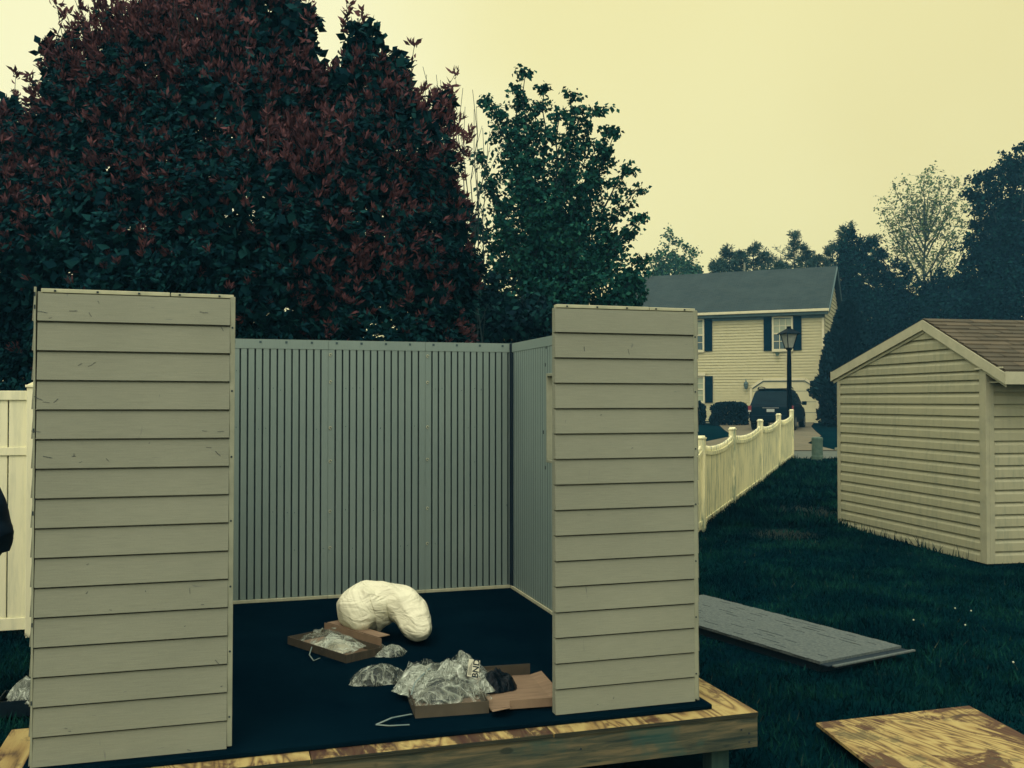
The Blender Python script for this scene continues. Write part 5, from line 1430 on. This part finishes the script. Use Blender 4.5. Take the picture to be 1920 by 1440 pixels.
# small white clover heads
rr = random.Random(3)
for k, (px, py) in enumerate(((1791, 1158), (1821, 1163), (1810, 1191), (1713, 1181), (1900, 1264))):
    g_ = G(px, py); fl_ = empty('clover_flower', g_, label='tiny white flower in the lawn right of the roof panel', cat='flower', group='tiny white flowers in the lawn')
    b = MB(); b.tube([(0, 0, 0), (.005, 0, .075)], .0015, 4); b.build('stem', M['blade'], fl_)
    b = MB(); b.lathe([(.002, .070), (.006, .074), (.007, .079), (.002, .083)], 8); b.build('flower_head', M['white_petal'], fl_)

# ------------------------------------------------------------------ person bending at the left edge
def person():
    # facing left (-x), bent forward, hips pushed towards the right; only the back of the jacket shows
    Yp = 5.6; hip = P(-45, 980, Yp)
    root = empty('person', (hip.x, Yp, gz(Yp)), label='person in a dark jacket bending over at the left edge', cat='person')
    hz = hip.z
    J = {'pel': (0, 0, hz), 'sp': (-.12, 0, hz+.17), 'ch': (-.30, 0, hz+.33), 'nk': (-.46, 0, hz+.40), 'hd0': (-.53, 0, hz+.42), 'hd1': (-.62, 0, hz+.42)}
    V = []; E_ = []; Rd = []; idx = {}
    def add(n, p_, r): idx[n] = len(V); V.append(p_); Rd.append(r)
    add('pel', J['pel'], (.175, .15)); add('sp', J['sp'], (.155, .15)); add('ch', J['ch'], (.17, .16)); add('nk', J['nk'], (.065, .065)); add('hd0', J['hd0'], (.085, .09)); add('hd1', J['hd1'], (.09, .10)); add('hd2', (-.70, 0, hz+.40), (.06, .07))
    for a, b_ in (('pel', 'sp'), ('sp', 'ch'), ('ch', 'nk'), ('nk', 'hd0'), ('hd0', 'hd1'), ('hd1', 'hd2')): E_.append((idx[a], idx[b_]))
    for s, n in ((-1, 'l'), (1, 'r')):
        add('hp'+n, (-.02, s*.11, hz-.08), (.115, .12)); add('kn'+n, (-.13, s*.13, hz-.47), (.075, .075)); add('an'+n, (-.06, s*.13, .10), (.05, .05)); add('to'+n, (-.24, s*.14, .045), (.045, .04))
        for a, b_ in (('pel', 'hp'+n), ('hp'+n, 'kn'+n), ('kn'+n, 'an'+n), ('an'+n, 'to'+n)): E_.append((idx[a], idx[b_]))
        add('sh'+n, (-.34, s*.19, hz+.31), (.075, .075)); add('el'+n, (-.40, s*.23, hz+.03), (.05, .05)); add('wr'+n, (-.55, s*.18, hz-.20), (.034, .034)); add('pm'+n, (-.59, s*.17, hz-.27), (.036, .02))
        for a, b_ in (('ch', 'sh'+n), ('sh'+n, 'el'+n), ('el'+n, 'wr'+n), ('wr'+n, 'pm'+n)): E_.append((idx[a], idx[b_]))
        for k in range(5):
            d0 = (-.02-.006*k, (k-2)*.016*1.0, -.045) if k else (-.03, s*-.035, -.02)
            b0_ = Vector(V[idx['pm'+n]]); f0 = b0_+Vector(d0); f1 = f0+Vector((-.012, 0, -.032-.004*(2-abs(k-2))))
            add('f%d%s' % (k, n), tuple(f0), (.010, .010)); add('g%d%s' % (k, n), tuple(f1), (.008, .008)); E_.append((idx['pm'+n], idx['f%d%s' % (k, n)])); E_.append((idx['f%d%s' % (k, n)], idx['g%d%s' % (k, n)]))
    me = bpy.data.meshes.new('body'); me.from_pydata(V, E_, []); o = link('body', me, root)
    sk = o.modifiers.new('skin', 'SKIN'); sk.use_smooth_shade = True
    for i, r in enumerate(Rd): me.skin_vertices[0].data[i].radius = r
    me.skin_vertices[0].data[0].use_root = True
    ss = o.modifiers.new('sub', 'SUBSURF'); ss.levels = 2; ss.render_levels = 2
    me.materials.append(M['skin'])
    # jacket: closed shell around the torso, hem below the hips
    jk = blob('jacket', [(.03, 0, hz-.20), (.01, 0, hz-.10), (-.01, 0, hz+.02), (-.11, 0, hz+.17), (-.27, 0, hz+.32), (-.40, 0, hz+.39)], [.145, .178, .19, .19, .185, .09], M['jacket'], 30, .022, 5, seed=2.0, parent=root)
    for s in (-1, 1):
        blob('sleeve', [(-.32, s*.17, hz+.31), (-.40, s*.23, hz+.05), (-.41, s*.23, hz+.0), (-.54, s*.185, hz-.18)], [.095, .075, .07, .05], M['jacket'], 14, .01, 9, seed=4.0, parent=root)
        blob('trouser_leg', [(-.02, s*.10, hz-.05), (-.06, s*.12, hz-.2), (-.13, s*.13, hz-.47), (-.07, s*.13, .12)], [.135, .125, .095, .075], M['jacket'], 16, .01, 7, seed=6.0, parent=root)
        blob('shoe', [(-.02, s*.13, .05), (-.14, s*.135, .055), (-.27, s*.14, .04)], [.05, .055, .04], M['rubber'], 12, .003, 9, zscale=.9, parent=root)
    blob('hair', [(-.54, 0, hz+.475), (-.60, 0, hz+.485), (-.67, 0, hz+.46)], [.085, .10, .07], M['hair'], 14, .008, 14, parent=root)
    for s in (-1, 1):
        b = MB(); b.lathe([(.003, 0), (.011, .004), (.011, .01), (.003, .014)], 8); e = b.build('eye', M['label_white'], root); e.location = (-.71, s*.032, hz+.37)
    b = MB(); b.prism([(-.012, 0), (.012, 0), (0, .03)], -.02, .02, 'y'); e = b.build('nose', M['skin'], root); e.location = (-.745, 0, hz+.36)
person()

# ------------------------------------------------------------------ haze: thin bluish air, added also to lift the dark tones towards navy
hb_ = MB(); hb_.box(-114, 114, -24, 112, -1.0, 19.5)
hm = bpy.data.materials.new('haze_air_tone_lift'); hm.use_nodes = True; ht = hm.node_tree; ht.nodes.clear()
ho = N(ht, 'ShaderNodeOutputMaterial'); hv = N(ht, 'ShaderNodeVolumePrincipled')
hv.inputs['Color'].default_value = (.16, .50, .86, 1); hv.inputs['Density'].default_value = HAZE; hv.inputs['Anisotropy'].default_value = 0.0
ht.links.new(hv.outputs[0], ho.inputs['Volume'])
hb_.build('haze_tone_lift', hm, kind='stuff')
